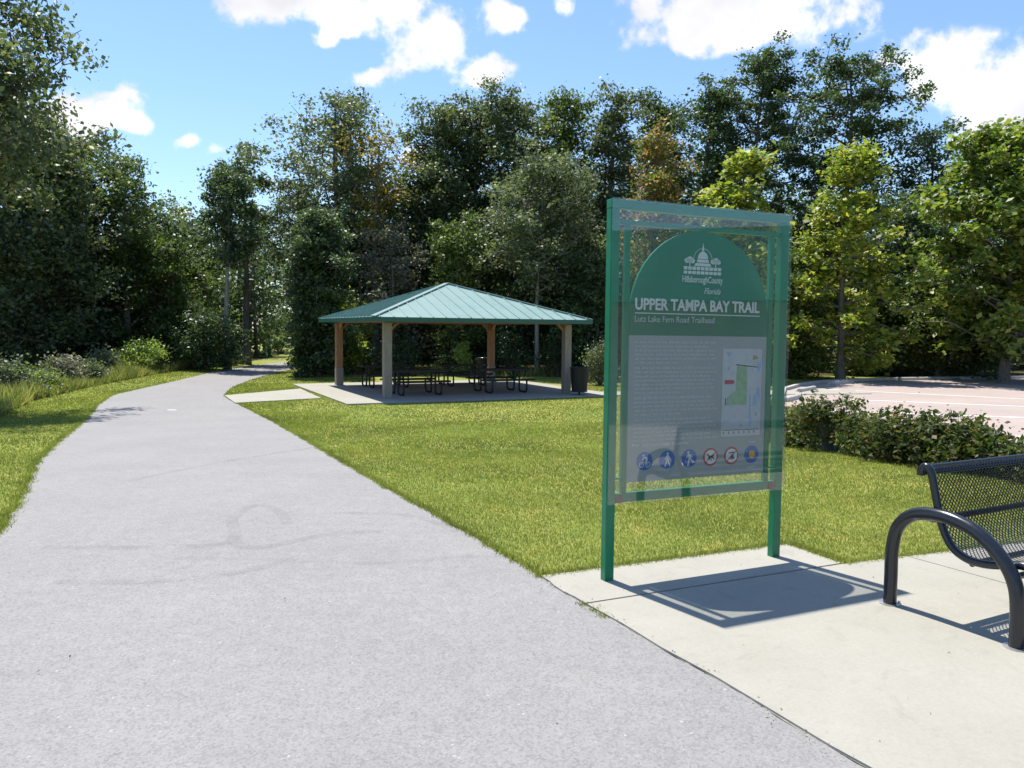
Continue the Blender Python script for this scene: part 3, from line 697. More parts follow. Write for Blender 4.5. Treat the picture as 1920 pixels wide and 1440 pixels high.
# ------------------------------------------------------------------ bench
def spline(P, n=10):
    P = [Vector(p) for p in P]; out = []
    for i in range(len(P) - 1):
        a = P[max(i - 1, 0)]; b = P[i]; c = P[i + 1]; d = P[min(i + 2, len(P) - 1)]
        for t in np.linspace(0, 1, n, endpoint=False):
            out.append(.5 * ((2 * b) + (c - a) * t + (2 * a - 5 * b + 4 * c - d) * t * t + (3 * b - a - 3 * c + d) * t ** 3))
    out.append(P[-1]); return out
def build_bench():
    A, B = at(1668, 1138), at(1905, 1222); e = B - A; W = math.hypot(e.x, e.y); ang = math.atan2(e.y, e.x) + math.pi / 2
    root = empty('bench', (A.x, A.y, .022), ang, label='black perforated metal bench with arched tube arms on the concrete pad', cat='bench')
    # local x: along the bench, local y: toward the back (minus = front)
    LEN = 1.86
    arm = spline([(0, 0, 0), (0, 0, .16), (0, -.0, .33), (0, -.03, .47), (0, -.12, .565), (0, -.25, .598), (0, -.38, .592), (0, -.52, .545), (0, -.65, .44), (0, -.72, .32), (0, -W, .17), (0, -W, 0)], 6)
    for x in (0, LEN):
        mb = MB(); mb.tube([(x, p.y, p.z) for p in arm], .038, 16); a = mb.build('arm', M['black'], root)
        for y in (0, -W):
            mb = MB(); mb.tube([(x, y, .0), (x, y, .006)], .062, 20); mb.build('foot_plate', M['steel'], a)
            mb = MB(); mb.tube([(x + .045, y - .03, .0), (x + .045, y - .03, .018)], .008, 8); mb.build('bolt', M['steel'], a)
    prof = spline([(0, -.125, .800), (0, -.130, .835), (0, -.155, .855), (0, -.185, .835), (0, -.205, .77), (0, -.235, .65), (0, -.275, .52), (0, -.335, .425), (0, -.42, .380), (0, -.52, .375), (0, -.62, .395), (0, -.70, .418), (0, -.755, .415), (0, -.775, .385)], 12)
    # arc-length table
    P = np.array([(p.y, p.z) for p in prof]); seg = np.hypot(*np.diff(P, axis=0).T); S = np.concatenate([[0], np.cumsum(seg)]); L = S[-1]
    def pos(s): return np.array([np.interp(s, S, P[:, 0]), np.interp(s, S, P[:, 1])])
    x0, x1 = .055, LEN - .055
    # end rims
    for x in (x0, x1):
        mb = MB(); mb.tube([(x, p[0], p[1]) for p in P[::2]], .023, 12); mb.build('rim', M['black'], root)
    # top roll & front roll
    mb = MB(); mb.box(x0, x1, -.012, .012, -.03, .03, Matrix.Translation((0, -.135, .828)) @ Matrix.Rotation(R(-18), 4, 'X')); mb.tube([(x0, -.158, .853), (x1, -.158, .853)], .013, 8); mb.build('top_rail', M['black'], root, bevel=.004)
    mb = MB(); mb.tube([(x0, -.765, .40), (x1, -.765, .40)], .017, 10); mb.build('front_rail', M['black'], root)
    mb = MB(); mb.tube([(0, -.19, .575), (x0, -.215, .555), (x1, -.215, .555), (LEN, -.19, .575)], .020, 10); mb.build('back_rail', M['black'], root)
    mb = MB(); mb.tube([(x0 + .02, -.44, .352), (x1 - .02, -.44, .352)], .018, 10); mb.tube([(0, -.70, .36), (x1 + .05, -.70, .36)], .018, 10); mb.build('seat_rail', M['black'], root)
    # expanded metal: diamond lattice laid along the profile
    cu, cv = .030, .0155; nu = int((x1 - x0) / cu); s0, s1 = .075, L - .04; nv = int((s1 - s0) / cv)
    cu = (x1 - x0) / nu; cv = (s1 - s0) / nv
    quads = []
    def P3(u, s, off):
        p = pos(s); q = pos(min(s + .003, L)); t = (q - p); t /= np.hypot(*t) + 1e-9; n = np.array([-t[1], t[0]])
        return np.array([x0 + u, p[0] + n[0] * off, p[1] + n[1] * off])
    hw = .0030; th = .0016
    for j in range(nv):
        sa = s0 + j * cv; sb = sa + cv
        pa = [P3(0, sa, o) for o in (-th, th)]; pb = [P3(0, sb, o) for o in (-th, th)]
        for i in range(nu):
            ua = (i + (.5 if j % 2 else 0)) * cu
            for ub in (ua - cu / 2, ua + cu / 2):
                if ub < 0 or ub > x1 - x0 or ua > x1 - x0: continue
                for o, flip in ((1, 0), (0, 1)):
                    a, b = pa[o], pb[o]
                    q4 = [(a[0] + ua - hw, a[1], a[2]), (a[0] + ua + hw, a[1], a[2]), (b[0] + ub + hw, b[1], b[2]), (b[0] + ub - hw, b[1], b[2])]
                    quads += q4[::-1] if flip else q4
    raw_mesh('mesh_sheet', np.array(quads), 4, M['black'], root)
    return root
build_bench()

# ------------------------------------------------------------------ pavilion
def build_pavilion():
    root = empty('picnic_shelter', PC, TH, label='open picnic shelter with a green metal pyramid roof on four timber posts', cat='shelter')
    c = 3.056; E = c + .594; ze, za = 2.47, 3.70; z0 = .05
    for (i, j) in ((-1, -1), (1, -1), (-1, 1), (1, 1)):
        mb = MB(); mb.box(i * c - .12, i * c + .12, j * c - .12, j * c + .12, z0, 2.32)
        p = mb.build('post', M['timber_grey'] if j < 0 else M['timber'], root, bevel=.008)  # front posts coloured grey for skylight, back posts warm brown for side light
        if j > 0:
            mb = MB(); mb.box(i * c - .13, i * c + .13, j * c - .13, j * c + .13, z0, z0 + .62); mb.build('post_sleeve', M['timber_grey'], p)
        mb = MB()
        for dx, dy in ((-i, 0), (0, -j)):
            mb.bar((i * c + dx * .10, j * c + dy * .10, 2.10), (i * c + dx * .36, j * c + dy * .36, 2.33), .08, .07)
        mb.build('brace', M['timber'], root)
    mb = MB()
    for s in (-1, 1):
        mb.box(-c - .11, c + .11, s * c - .075, s * c + .075, 2.322, 2.50); mb.box(s * c - .07, s * c + .07, -c + .08, c - .08, 2.322, 2.498)
    mb.build('beam', M['timber'], root)
    # soffit boards
    mb = MB()
    for s in (-1, 1):
        for k in range(24):
            x = -E + .07 + k * (2 * E - .1) / 24; h0 = abs(x)
        pass
    sl = (za - ze) / E
    o = .10
    mb.add([(-E + o, -E + o, ze - .09), (E - o, -E + o, ze - .09), (E - o, E - o, ze - .09), (-E + o, E - o, ze - .09), (0, 0, za - .12)], [(0, 4, 1), (1, 4, 2), (2, 4, 3), (3, 4, 0)])
    mb.build('soffit', M['timber'], root)
    rt = MB()
    for k in range(4):
        m = Matrix.Rotation(k * math.pi / 2, 4, 'Z')
        f = lambda a, b, dz=0: m @ Vector((a, b, za - sl * (-b) + dz))
        rt.add([f(-E, -E), f(E, -E), f(0, 0)], [(0, 1, 2)])
        rt.add([f(-E, -E, -.03), f(E, -E, -.03), f(0, 0, -.03)], [(0, 2, 1)])
    roof = rt.build('roof', M['roof'], root)
    # standing seams, one mesh (pattern of the sheet)
    mb = MB()
    for k in range(4):
        m = Matrix.Rotation(k * math.pi / 2, 4, 'Z'); x = -E + .22
        while x < E - .1:
            b0 = -E; b1 = -abs(x) - .02
            if b1 > b0 + .05:
                mb.bar(m @ Vector((x, b0, za + sl * b0 + .012)), m @ Vector((x, b1, za + sl * b1 + .012)), .028, .03)
            x += .405
    mb.build('seam', M['roof'], roof)
    mb = MB()
    for (i, j) in ((-1, -1), (1, -1), (-1, 1), (1, 1)): mb.bar((i * E, j * E, ze + .02), (0, 0, za + .025), .16, .03)
    mb.build('hip_cap', M['roof'], roof)
    mb = MB()
    for s in (-1, 1):
        mb.box(-E - .02, E + .02, s * (E + .005) - .02, s * (E + .005) + .02, ze - .135, ze - .004); mb.box(s * (E + .002) - .02, s * (E + .002) + .02, -E + .02, E - .02, ze - .134, ze - .006)
    mb.build('fascia', M['fascia'], root)
build_pavilion()

def build_tables():
    root = empty('picnic_table', (0, 0, 0)); Lh = .92
    def slats(mb, y0, y1, z, t=.02, n=9):
        wd = (y1 - y0) / n
        for k in range(n): mb.box(-Lh + .02, Lh - .02, y0 + k * wd + .004, y0 + (k + 1) * wd - .004, z - t, z)
        mb.box(-Lh, -Lh + .02, y0, y1, z - .04, z + .002); mb.box(Lh - .02, Lh, y0, y1, z - .04, z + .002)
        mb.box(-Lh + .02, Lh - .02, y0 - .02, y0, z - .055, z + .002); mb.box(-Lh + .02, Lh - .02, y1, y1 + .02, z - .055, z + .002)
    mb = MB(); slats(mb, -.36, .36, .77); mb.build('tabletop', M['black_matt'], root)
    for s in (-1, 1):
        mb = MB(); slats(mb, s * .70 - .12, s * .70 + .12, .46, n=4); mb.build('seat', M['black_matt'], root)
        for x in (-.62, .62):
            mb = MB(); y1 = s * .76; y0 = s * .20
            pts = spline([(x, y1, .42), (x, y1, .15), (x, y1 - s * .05, .05), (x, y1 - s * .14, .025), (x, y0 + s * .14, .025), (x, y0 + s * .05, .05), (x, y0, .15), (x, y0, .74)], 5)
            mb.tube(pts, .032, 8); mb.tube([(x, s * .2, .42), (x, s * .8, .42)], .024, 6); mb.build('leg', M['black_matt'], root)
    mb = MB()
    for x, d in ((-.62, 1), (.62, -1)): mb.tube([(x, 0, .40), (x + d * .5, 0, .74)], .014, 6)
    for x in (-.62, .62): mb.tube([(x, -.2, .40), (x, .2, .40)], .018, 6)
    mb.build('brace', M['black_matt'], root)
    spots = [(-1.75, -1.75, 0, 'black picnic table behind the front left shelter post'),
             (1.25, -1.75, 0, 'black picnic table in the front right of the shelter'),
             (-1.75, 1.6, 0, 'black picnic table at the back left of the shelter, near the brown post'),
             (1.2, 1.6, 0, 'black picnic table at the back right of the shelter, near the dark bin')]
    for i, (a, b, r, lab) in enumerate(spots):
        o = root if i == 0 else copy_tree(root); x, y = loc2w(a, b)
        o.location = (x, y, PC.z + .05); o.rotation_euler = (0, 0, TH + r); tag(o, lab, 'picnic table', 'picnic tables under the shelter')
build_tables()

def build_bins():
    def bin_(loc, lab, lid):
        root = empty('litter_bin', loc, 0, label=lab, cat='bin')
        mb = MB(); n = 30
        for k in range(n):
            a = 2 * math.pi * k / n; ca, sa = math.cos(a), math.sin(a)
            mb.bar((.245 * ca, .245 * sa, .13), (.300 * ca, .300 * sa, .90), .040, .008, (ca, sa, 0))
        mb.build('body', M['black_matt'], root)
        mb = MB(); mb.tube([(0, 0, .135), (0, 0, .87)], [.225, .275], 20); mb.build('liner', M['black_matt'], root)
        for z, r in ((.14, .25), (.895, .305)):
            mb = MB(); mb.tube([(r * math.cos(a), r * math.sin(a), z) for a in np.linspace(0, 2 * math.pi, 28, endpoint=False)], .02, 8, closed=True); mb.build('hoop', M['black_matt'], root)
        mb = MB(); mb.tube([(0, 0, -.02), (0, 0, .135)], .035, 10); mb.build('pedestal', M['black_matt'], root)
        if lid:
            mb = MB(); mb.tube([(0, 0, .915), (0, 0, .935), (0, 0, .955)], [.31, .32, .26], 24); mb.build('lid', M['black'], root)
    p = at(1086, 743); bin_((p.x, p.y, PC.z + .03), 'black slatted litter bin on a pedestal beside the right shelter post', False)
    x, y = loc2w(2.75, 3.6); bin_((x + .2, y, PC.z + .05), 'dark litter bin with a shiny flat lid behind the back shelter post', True)
build_bins()

# ------------------------------------------------------------------ vegetation
def leaf_quads(cen, size, g, upb=.35):
    n = len(cen); nrm = g.normal(size=(n, 3)); nrm[:, 2] = np.abs(nrm[:, 2]) + upb; nrm /= np.linalg.norm(nrm, axis=1)[:, None]
    a = np.cross(nrm, g.normal(size=(n, 3))); a /= np.linalg.norm(a, axis=1)[:, None] + 1e-9; b = np.cross(nrm, a)
    s = size * g.uniform(.42, 1.5, (n, 1)); l = a * s; w_ = b * s * g.uniform(.45, .75, (n, 1))
    fold = nrm * s * .12
    return np.stack([cen + l, cen + w_ + fold, cen - l, cen - w_ + fold], 1).reshape(-1, 3)
def tree_geom(h, r, base, sd, clumps=150, per=95, leaf=.085, shape='round', spread=.42, trunk=None, stems=1, up=.35, gap=0.0, droop=0.0):
    """returns trunk MB, leaf vertices; everything local to the foot of the tree"""
    g = np.random.default_rng(sd); tb = MB(); cen = []
    tr = trunk or h * .016 + .03
    env = {'round': lambda t: math.sqrt(max(0, 1 - (2 * t - .9) ** 2 * .8)) if t < .98 else .45,
           'cone': lambda t: 1.0 - .82 * t if t > .08 else .75, 'column': lambda t: .75 + .25 * math.sin(3.0 * t) if t < .9 else .45,
           'flat': lambda t: .45 + .75 * t if t < .8 else 1.05 - 1.6 * (t - .8), 'vase': lambda t: .35 + .65 * min(1, t * 1.5) if t < .85 else 1 - 2 * (t - .85)}[shape]
    stemsL = []
    for s in range(stems):
        az = g.uniform(0, 6.28); off = (0 if stems == 1 else r * .28); npt = 9; pts = []
        ph = g.uniform(0, 6.28, 2)
        for k in range(npt):
            t = k / (npt - 1); sw = h * .018
            pts.append(Vector((sw * math.sin(2.5 * t * 2 + ph[0]) * t + math.cos(az) * off * t ** 1.2 + 0, sw * math.cos(2.1 * t * 2 + ph[1]) * t + math.sin(az) * off * t ** 1.2, t * h * (.95 - .05 * s))))
        stemsL.append(pts); tb.tube([(p.x, p.y, p.z - (.08 if k == 0 else 0)) for k, p in enumerate(pts)], [tr * (1 - .88 * (k / (npt - 1)) ** .9) * (1.35 if k == 0 else 1) for k in range(npt)], 8)
    # uneven lobes: direction-dependent reach
    lob = g.uniform(.62, 1.15, 14)
    npri = max(9, int(clumps / 5.5))
    for i in range(npri):
        t = (i + g.uniform(.1, .9)) / npri; t = t ** .92
        st = stemsL[i % stems]; zz = h * (base + (1 - base) * t * .97); k = min(len(st) - 2, int(zz / (h * .95) * (len(st) - 1))); f = zz / (h * .95) * (len(st) - 1) - k
        p0 = st[k].lerp(st[k + 1], min(1, max(0, f)))
        az = i * 2.39996 + g.uniform(-.5, .5); rr = r * env(t) * lob[int((az % 6.283) / 6.283 * 14) % 14] * g.uniform(.72, 1.12)
        rise = {'cone': .10, 'flat': .30, 'column': .5, 'vase': .8}.get(shape, .38)
        d = Vector((math.cos(az), math.sin(az), rise - droop)); start = p0 - Vector((0, 0, rr * rise * .55))
        start.z = max(start.z, h * base * .6)
        n1 = 4; bp = [start + Vector((d.x * rr * q / n1, d.y * rr * q / n1, (rise - droop * q / n1) * rr * q / n1)) + Vector(g.normal(size=3) * rr * .035 * q) for q in range(n1 + 1)]
        br = tr * .34 * (1 - .6 * t) + .006
        tb.tube(bp, [br * (1 - .8 * q / n1) for q in range(n1 + 1)], 5)
        sub = max(3, int(5.5 * (env(t) * .7 + .45)))
        for q in range(sub):
            u = .30 + .70 * (q + g.uniform(.2, .8)) / sub; kk = min(n1 - 1, int(u * n1)); bpnt = bp[kk].lerp(bp[kk + 1], u * n1 - kk)
            sd_ = Vector((g.normal(), g.normal(), g.normal() * .6 + .15)); sd_.normalize(); tip = bpnt + sd_ * spread * g.uniform(.5, 1.9)
            if gap and g.random() < gap: continue
            tb.tube([bpnt, tip], [br * .35 + .003, .004], 4)
            m = int(per * g.uniform(.5, 1.4)); sg = spread * g.uniform(.65, 1.25)
            c = g.normal(size=(m, 3)) * [sg, sg, sg * .62] * .62 + np.array(tip); cen.append(c)
    cen = np.concatenate(cen); cen = cen[cen[:, 2] > .05]
    return tb, leaf_quads(cen, leaf, g, up)
def tree(name, px, Y, top, wpx, base, kind, label, sd, cat='tree', grp=None, **k):
    p = dep(px, Y); h = hgt(px, Y, top); r = wpx / 2 / F * Y
    root = empty(name, (p.x, p.y, p.z), 0, label=label, cat=cat, group=grp)
    tb, lv = tree_geom(h, r, base, sd, **k)
    tb.build('trunk', M['bark_pale' if 'pale slim' in label or 'pine' in name else 'bark'], root); raw_mesh('crown', lv, 4, M['leaf_' + kind], root); return root
G1 = 'tall trees of the wood'
tree('oak_tree', -95, 19, -120, 440, .45, 'oak', 'nearest oak at the left edge, brownish leafy limb reaching out over the sky', 11, clumps=260, per=125, leaf=.07, spread=.5, shape='round', up=.1)
tree('oak_tree', 60, 36, 200, 330, .04, 'oak', 'broad dark oak left of the path, foliage down to the tall grass', 12, clumps=330, per=150, leaf=.10, spread=.72, shape='round')
tree('broadleaf_tree', 180, 41, 258, 190, .05, 'dark', 'leafy tree with a thin wispy top beside the broad oak on the left', 13, clumps=230, per=120, leaf=.095, spread=.55, shape='column')
tree('broadleaf_tree', 240, 40, 285, 120, .05, 'green', 'slender open tree whose top stands out against the sky left of the low wood', 14, clumps=130, per=80, leaf=.08, spread=.5, shape='vase', gap=.12)
tree('broadleaf_tree', 285, 44, 380, 170, .03, 'dark', 'low rounded tree farthest left along the dip in the treeline', 15, clumps=170, per=100, leaf=.1, spread=.7)
tree('broadleaf_tree', 355, 47, 398, 170, .03, 'green', 'low green tree in the dip of the treeline, just left of the pine', 16, clumps=170, per=100, leaf=.1, spread=.7)
tree('broadleaf_tree', 320, 41, 450, 150, .04, 'green', 'bright green young tree in front of the dip in the treeline', 17, clumps=150, per=110, leaf=.08, spread=.5, shape='column')
tree('pine_tree', 427, 39, 302, 125, .50, 'dark', 'tall narrow pine with a bare straight trunk beside the path', 18, clumps=110, per=110, leaf=.08, spread=.38, shape='round', trunk=.16)
tree('broadleaf_tree', 462, 45, 262, 95, .35, 'silver', 'thin tree with a small round top rising behind the pine', 19, clumps=70, per=90, leaf=.1, spread=.5, shape='flat')
tree('broadleaf_tree', 498, 68, 392, 190, .03, 'green', 'green tree closing the view at the far bend of the path', 20, clumps=170, per=110, leaf=.12, spread=.8)
tree('broadleaf_tree', 385, 38.5, 590, 120, .02, 'dark', 'dark bushy young tree at the foot of the pine', 38, clumps=90, per=110, leaf=.07, spread=.4)
tree('cedar_tree', 596, 34.5, 400, 120, .01, 'dark', 'very dark dense cedar left of the shelter, branches down to the ground', 21, clumps=330, per=150, leaf=.07, spread=.35, shape='column')
tree('oak_tree', 650, 42, 152, 250, .30, 'silver', 'tallest airy tree left of the shelter roof, many stems and open crown', 22, clumps=240, per=90, leaf=.09, spread=.6, shape='round', stems=3, gap=.12)
tree('broadleaf_tree', 560, 46, 285, 130, .35, 'silver', 'leaning pale tree filling the gap left of the tallest airy tree', 23, clumps=100, per=90, leaf=.09, spread=.6, shape='round')
tree('maple_tree', 705, 39.5, 235, 110, .35, 'amber', 'thin tree with amber tinged leaves in front of the tallest airy tree', 24, clumps=85, per=70, leaf=.085, spread=.55, shape='vase', gap=.15)
tree('broadleaf_tree', 770, 43, 330, 150, .05, 'oak', 'brownish green tree in the notch of the skyline above the roof slope', 25, clumps=180, per=145, leaf=.09, spread=.6, grp=G1)
tree('oak_tree', 830, 44, 183, 170, .15, 'oak', 'round topped oak just right of the skyline notch, above the shelter roof', 26, clumps=250, per=159, leaf=.09, spread=.6)
tree('oak_tree', 895, 45, 180, 110, .15, 'oak', 'narrow pointed tree squeezed beside the round topped oak', 27, clumps=170, per=145, leaf=.09, spread=.55, shape='column')
tree('oak_tree', 965, 44, 168, 140, .12, 'oak', 'tall oak with sky showing through, directly above the right roof slope', 28, clumps=190, per=152, leaf=.09, spread=.55, shape='vase')
tree('oak_tree', 1045, 46, 168, 150, .12, 'green', 'tall green oak behind the silvery tree', 29, clumps=220, per=152, leaf=.095, spread=.6)
tree('broadleaf_tree', 1140, 45, 165, 115, .15, 'silver', 'tall grey green tree with a tufted top left of the reddish maple', 30, clumps=170, per=145, leaf=.09, spread=.55, shape='column')
tree('oak_tree', 1232, 46, 178, 130, .15, 'dark', 'dark tree rising behind the reddish maple', 31, clumps=190, per=145, leaf=.09, spread=.6)
tree('broadleaf_tree', 1008, 36.8, 300, 250, .42, 'silver', 'spreading tree with silvery leaves and a pale slim trunk behind the shelter', 32, clumps=240, per=110, leaf=.08, spread=.55, trunk=.13)
tree('broadleaf_tree', 850, 37.5, 405, 95, .04, 'green', 'narrow columnar yellowish green tree right above the roof apex', 33, clumps=150, per=100, leaf=.075, spread=.38, shape='column')
tree('broadleaf_tree', 735, 38, 425, 130, .20, 'grey', 'greyish half bare tree behind the left roof slope', 34, clumps=110, per=70, leaf=.07, spread=.5, gap=.1)
tree('maple_tree', 1215, 37, 235, 260, .12, 'red', 'maple with reddish orange leaf tips just left of the sign top', 35, clumps=210, per=100, leaf=.08, spread=.5, shape='cone')
tree('oak_tree', 1405, 49, 88, 270, .22, 'dark', 'highest oak of the wood, left of a pair, behind the sycamores', 36, clumps=330, per=130, leaf=.095, spread=.5, gap=.1)
tree('oak_tree', 1570, 47, 90, 300, .20, 'dark', 'very wide tall oak, right of a pair, limbs reaching right against the cloud', 37, clumps=350, per=130, leaf=.095, spread=.5, shape='flat', gap=.1)
tree('oak_tree', 1310, 48, 140, 130, .2, 'dark', 'tall dark oak between the reddish maple and the highest oak', 39, clumps=170, per=130, leaf=.095, spread=.6)
tree('broadleaf_tree', 1725, 46, 225, 110, .15, 'dark', 'small topped dark tree at the right foot of the widest oak', 40, clumps=140, per=90, leaf=.09, spread=.5, shape='column')
tree('broadleaf_tree', 1710, 40, 380, 170, .04, 'dark', 'dark bushy tree between the two right hand sycamores', 41, clumps=200, per=110, leaf=.08, spread=.5)
tree('broadleaf_tree', 1800, 44, 280, 120, .05, 'green', 'green tree on the skyline under the right hand cloud', 42, clumps=170, per=110, leaf=.09, spread=.55)
tree('broadleaf_tree', 1760, 38, 500, 170, .03, 'green', 'low soft green tree at the back edge of the car park', 43, clumps=170, per=110, leaf=.08, spread=.5)
tree('sycamore_tree', 1388, 34.5, 272, 300, .10, 'yellow', 'yellow green sycamore standing behind the top of the sign', 44, clumps=200, per=66, leaf=.135, spread=.40, shape='cone', gap=.12, up=.9)
tree('sycamore_tree', 1578, 35.5, 268, 300, .07, 'yellow', 'cone shaped yellow green sycamore just right of the sign', 45, clumps=215, per=66, leaf=.135, spread=.42, shape='cone', up=.9)
tree('sycamore_tree', 1885, 34, 235, 350, .12, 'syc', 'large sycamore cut by the right edge of the picture', 46, clumps=330, per=90, leaf=.13, spread=.5, shape='round', up=.7)
tree('sycamore_tree', 1955, 33, 270, 150, .35, 'yellow', 'yellowing sycamore just inside the right edge, in front of the large one', 47, clumps=150, per=70, leaf=.105, spread=.45, shape='round', up=.9)
tree('broadleaf_tree', 640, 36.5, 560, 120, .02, 'yellow', 'bushy young tree with light leaves between the two left shelter posts', 48, clumps=90, per=70, leaf=.07, spread=.4)
tree('broadleaf_tree', 1120, 35.5, 470, 110, .05, 'dark', 'dark leafy tree seen close left of the sign above the bin', 49, clumps=140, per=90, leaf=.075, spread=.42)
tree('broadleaf_tree', 1480, 37, 470, 170, .02, 'green', 'dense low green tree behind the right sign post', 50, clumps=180, per=110, leaf=.08, spread=.5)
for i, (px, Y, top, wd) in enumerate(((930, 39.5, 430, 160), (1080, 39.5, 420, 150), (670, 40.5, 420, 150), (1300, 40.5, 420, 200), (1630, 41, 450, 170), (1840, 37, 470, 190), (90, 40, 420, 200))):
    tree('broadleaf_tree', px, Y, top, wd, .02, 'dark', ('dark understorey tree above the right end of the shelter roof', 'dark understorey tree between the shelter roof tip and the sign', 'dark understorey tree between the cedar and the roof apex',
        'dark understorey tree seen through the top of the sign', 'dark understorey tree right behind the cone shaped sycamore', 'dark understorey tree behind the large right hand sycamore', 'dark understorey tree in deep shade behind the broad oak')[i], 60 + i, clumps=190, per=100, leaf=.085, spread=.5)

def shrub(name, p, h, r, kind, label, sd, grp=None, leaf=.035, clumps=40, per=60, spread=.16, cat='shrub', sprigs=0):
    g = np.random.default_rng(sd); root = empty(name, (p.x, p.y, p.z), 0, label=label, cat=cat, group=grp); tb = MB(); cen = []
    for i in range(clumps):
        az = g.uniform(0, 6.28); q = g.uniform(0, 1) ** .6; el = g.uniform(.12, 1) ** .8
        tip = Vector((r * q * math.cos(az) * (1.1 - .5 * el), r * q * math.sin(az) * (1.1 - .5 * el), h * el * g.uniform(.8, 1.05)))
        tb.tube([(tip.x * .12, tip.y * .12, -.03), (tip.x * .6, tip.y * .6, tip.z * .5), tip], [.010, .007, .003], 4)
        m = int(per * g.uniform(.5, 1.5)); cen.append(g.normal(size=(m, 3)) * spread * .6 * g.uniform(.7, 1.2) + np.array(tip))
    for i in range(sprigs):
        az = g.uniform(0, 6.28); q = r * g.uniform(0, .8); b = Vector((q * math.cos(az), q * math.sin(az), h * .55)); t = b + Vector((g.normal() * .05, g.normal() * .05, h * g.uniform(.45, .72)))
        tb.tube([b, t], [.005, .002], 4); u = g.uniform(0, 1, (30, 1)); cen.append(np.array(b) * (1 - u) + np.array(t) * u + g.normal(size=(30, 3)) * .03)
    cen = np.concatenate(cen); cen = cen[cen[:, 2] > .02]
    tb.build('stem', M['bark'], root); raw_mesh('foliage', leaf_quads(cen, leaf, g, .3), 4, M['leaf_' + kind], root); return root
hedge_labels = ['bush at the sign end of the hedge, half behind the green post', 'second hedge bush from the sign, reddish tips', 'hedge bush with the tallest sprigs, about a third along from the sign',
                'hedge bush in the middle of the row, dense and dark', 'hedge bush with pale tips just past the middle of the row', 'hedge bush above the gap between lawn and bench back', 'hedge bush directly behind the top left corner of the bench back',
                'sparse hedge bush with the pavers showing through behind the bench', 'last small hedge bush seen over the bench back near the right edge']
def build_hedge():
    pts = [at(1440, 832), at(1500, 842), at(1560, 852), at(1622, 862), at(1680, 872), at(1735, 880), at(1790, 888), at(1850, 897), at(1925, 912)]
    hs = [.62, .60, .64, .58, .60, .55, .56, .50, .36]
    for i, (p, h) in enumerate(zip(pts, hs)):
        q = Vector((p.x * 1.045, p.y * 1.045, tz(0, p.y * 1.045)))
        shrub('hedge_bush', q, h * (1.12, .92, 1.2, .88, 1.05, .85, 1.1, .95, 1)[i], (.6, .5, .62, .46, .56, .48, .55, .46, .34)[i], 'hedge', hedge_labels[i], 100 + i, 'hedge bushes between the lawn and the car park', leaf=.034, clumps=46 if i < 7 else 26, per=52, spread=.15, sprigs=9)
build_hedge()
sh = [(at(268, 699), 1.35, 1.3, 'lime', 'pale grassy shrub clump at the lawn edge below the low green wood', .05), (at(335, 690), 2.6, 1.3, 'green', 'tall rounded green shrub left of the pine foot', .06),
      (at(25, 748), .95, .8, 'silver', 'pale green shrub at the far left lawn edge', .05), (at(80, 738), .55, .6, 'syc', 'low green weedy bush right of the pale green shrub at the left edge', .035),
      (at(160, 716), .6, .7, 'silver', 'low broad leafed weed clump left of the path, in the middle of the verge', .045), (at(222, 702), .6, .8, 'yellow', 'yellowish low weed bush beside the pale grassy clump on the verge', .045), (at(118, 722), .8, .7, 'grey', 'greyish weedy shrub left of the path in front of the deep shade', .05),
      (at(195, 706), .9, .7, 'silver', 'grey green weedy shrub between the tall grass clumps', .05), (at(395, 686), 2.3, 1.4, 'dark', 'dark shrub under the pine by the path', .06),
      (dep(528, 64), 3.2, 2.4, 'syc', 'light green shrub beyond the far bend of the path', .09), (at(620, 697), 1.7, .9, 'yellow', 'leafy yellow green shrub just left of the brown shelter post', .05),
      (at(668, 702), 1.5, .9, 'syc', 'bright shrub seen between the two left shelter posts', .05), (dep(866, 36), 1.5, .42, 'lime', 'narrow vivid green bush seen through the shelter, right of centre', .04),
      (at(1125, 722), 1.5, .7, 'silver', 'pale leafed shrub between the litter bin and the sign', .04), (at(1505, 705), 2.2, 1.2, 'amber', 'brownish shrub at the curved kerb right of the sign', .05),
      (at(1600, 704), 1.6, 1.4, 'green', 'low shrub under the cone shaped sycamore', .06), (at(1680, 703), 1.8, 1.3, 'dark', 'dark shrub at the back kerb between the sycamores', .06),
      (at(1830, 701), 1.8, 1.4, 'dark', 'dark shrub in the shade behind the bright wheel stop', .06), (at(740, 702), 1.7, 1.3, 'dark', 'dark shrub behind the left picnic tables', .05),
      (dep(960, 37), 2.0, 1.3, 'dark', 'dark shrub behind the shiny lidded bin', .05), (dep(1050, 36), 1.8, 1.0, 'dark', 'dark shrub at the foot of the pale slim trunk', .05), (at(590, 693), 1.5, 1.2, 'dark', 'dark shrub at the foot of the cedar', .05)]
for i, (p, h, r, k, lab, lf) in enumerate(sh):
    shrub('shrub', p, h, r, k, lab, 200 + i, leaf=lf, clumps=60, per=60, spread=.3 if r > .5 else .13)

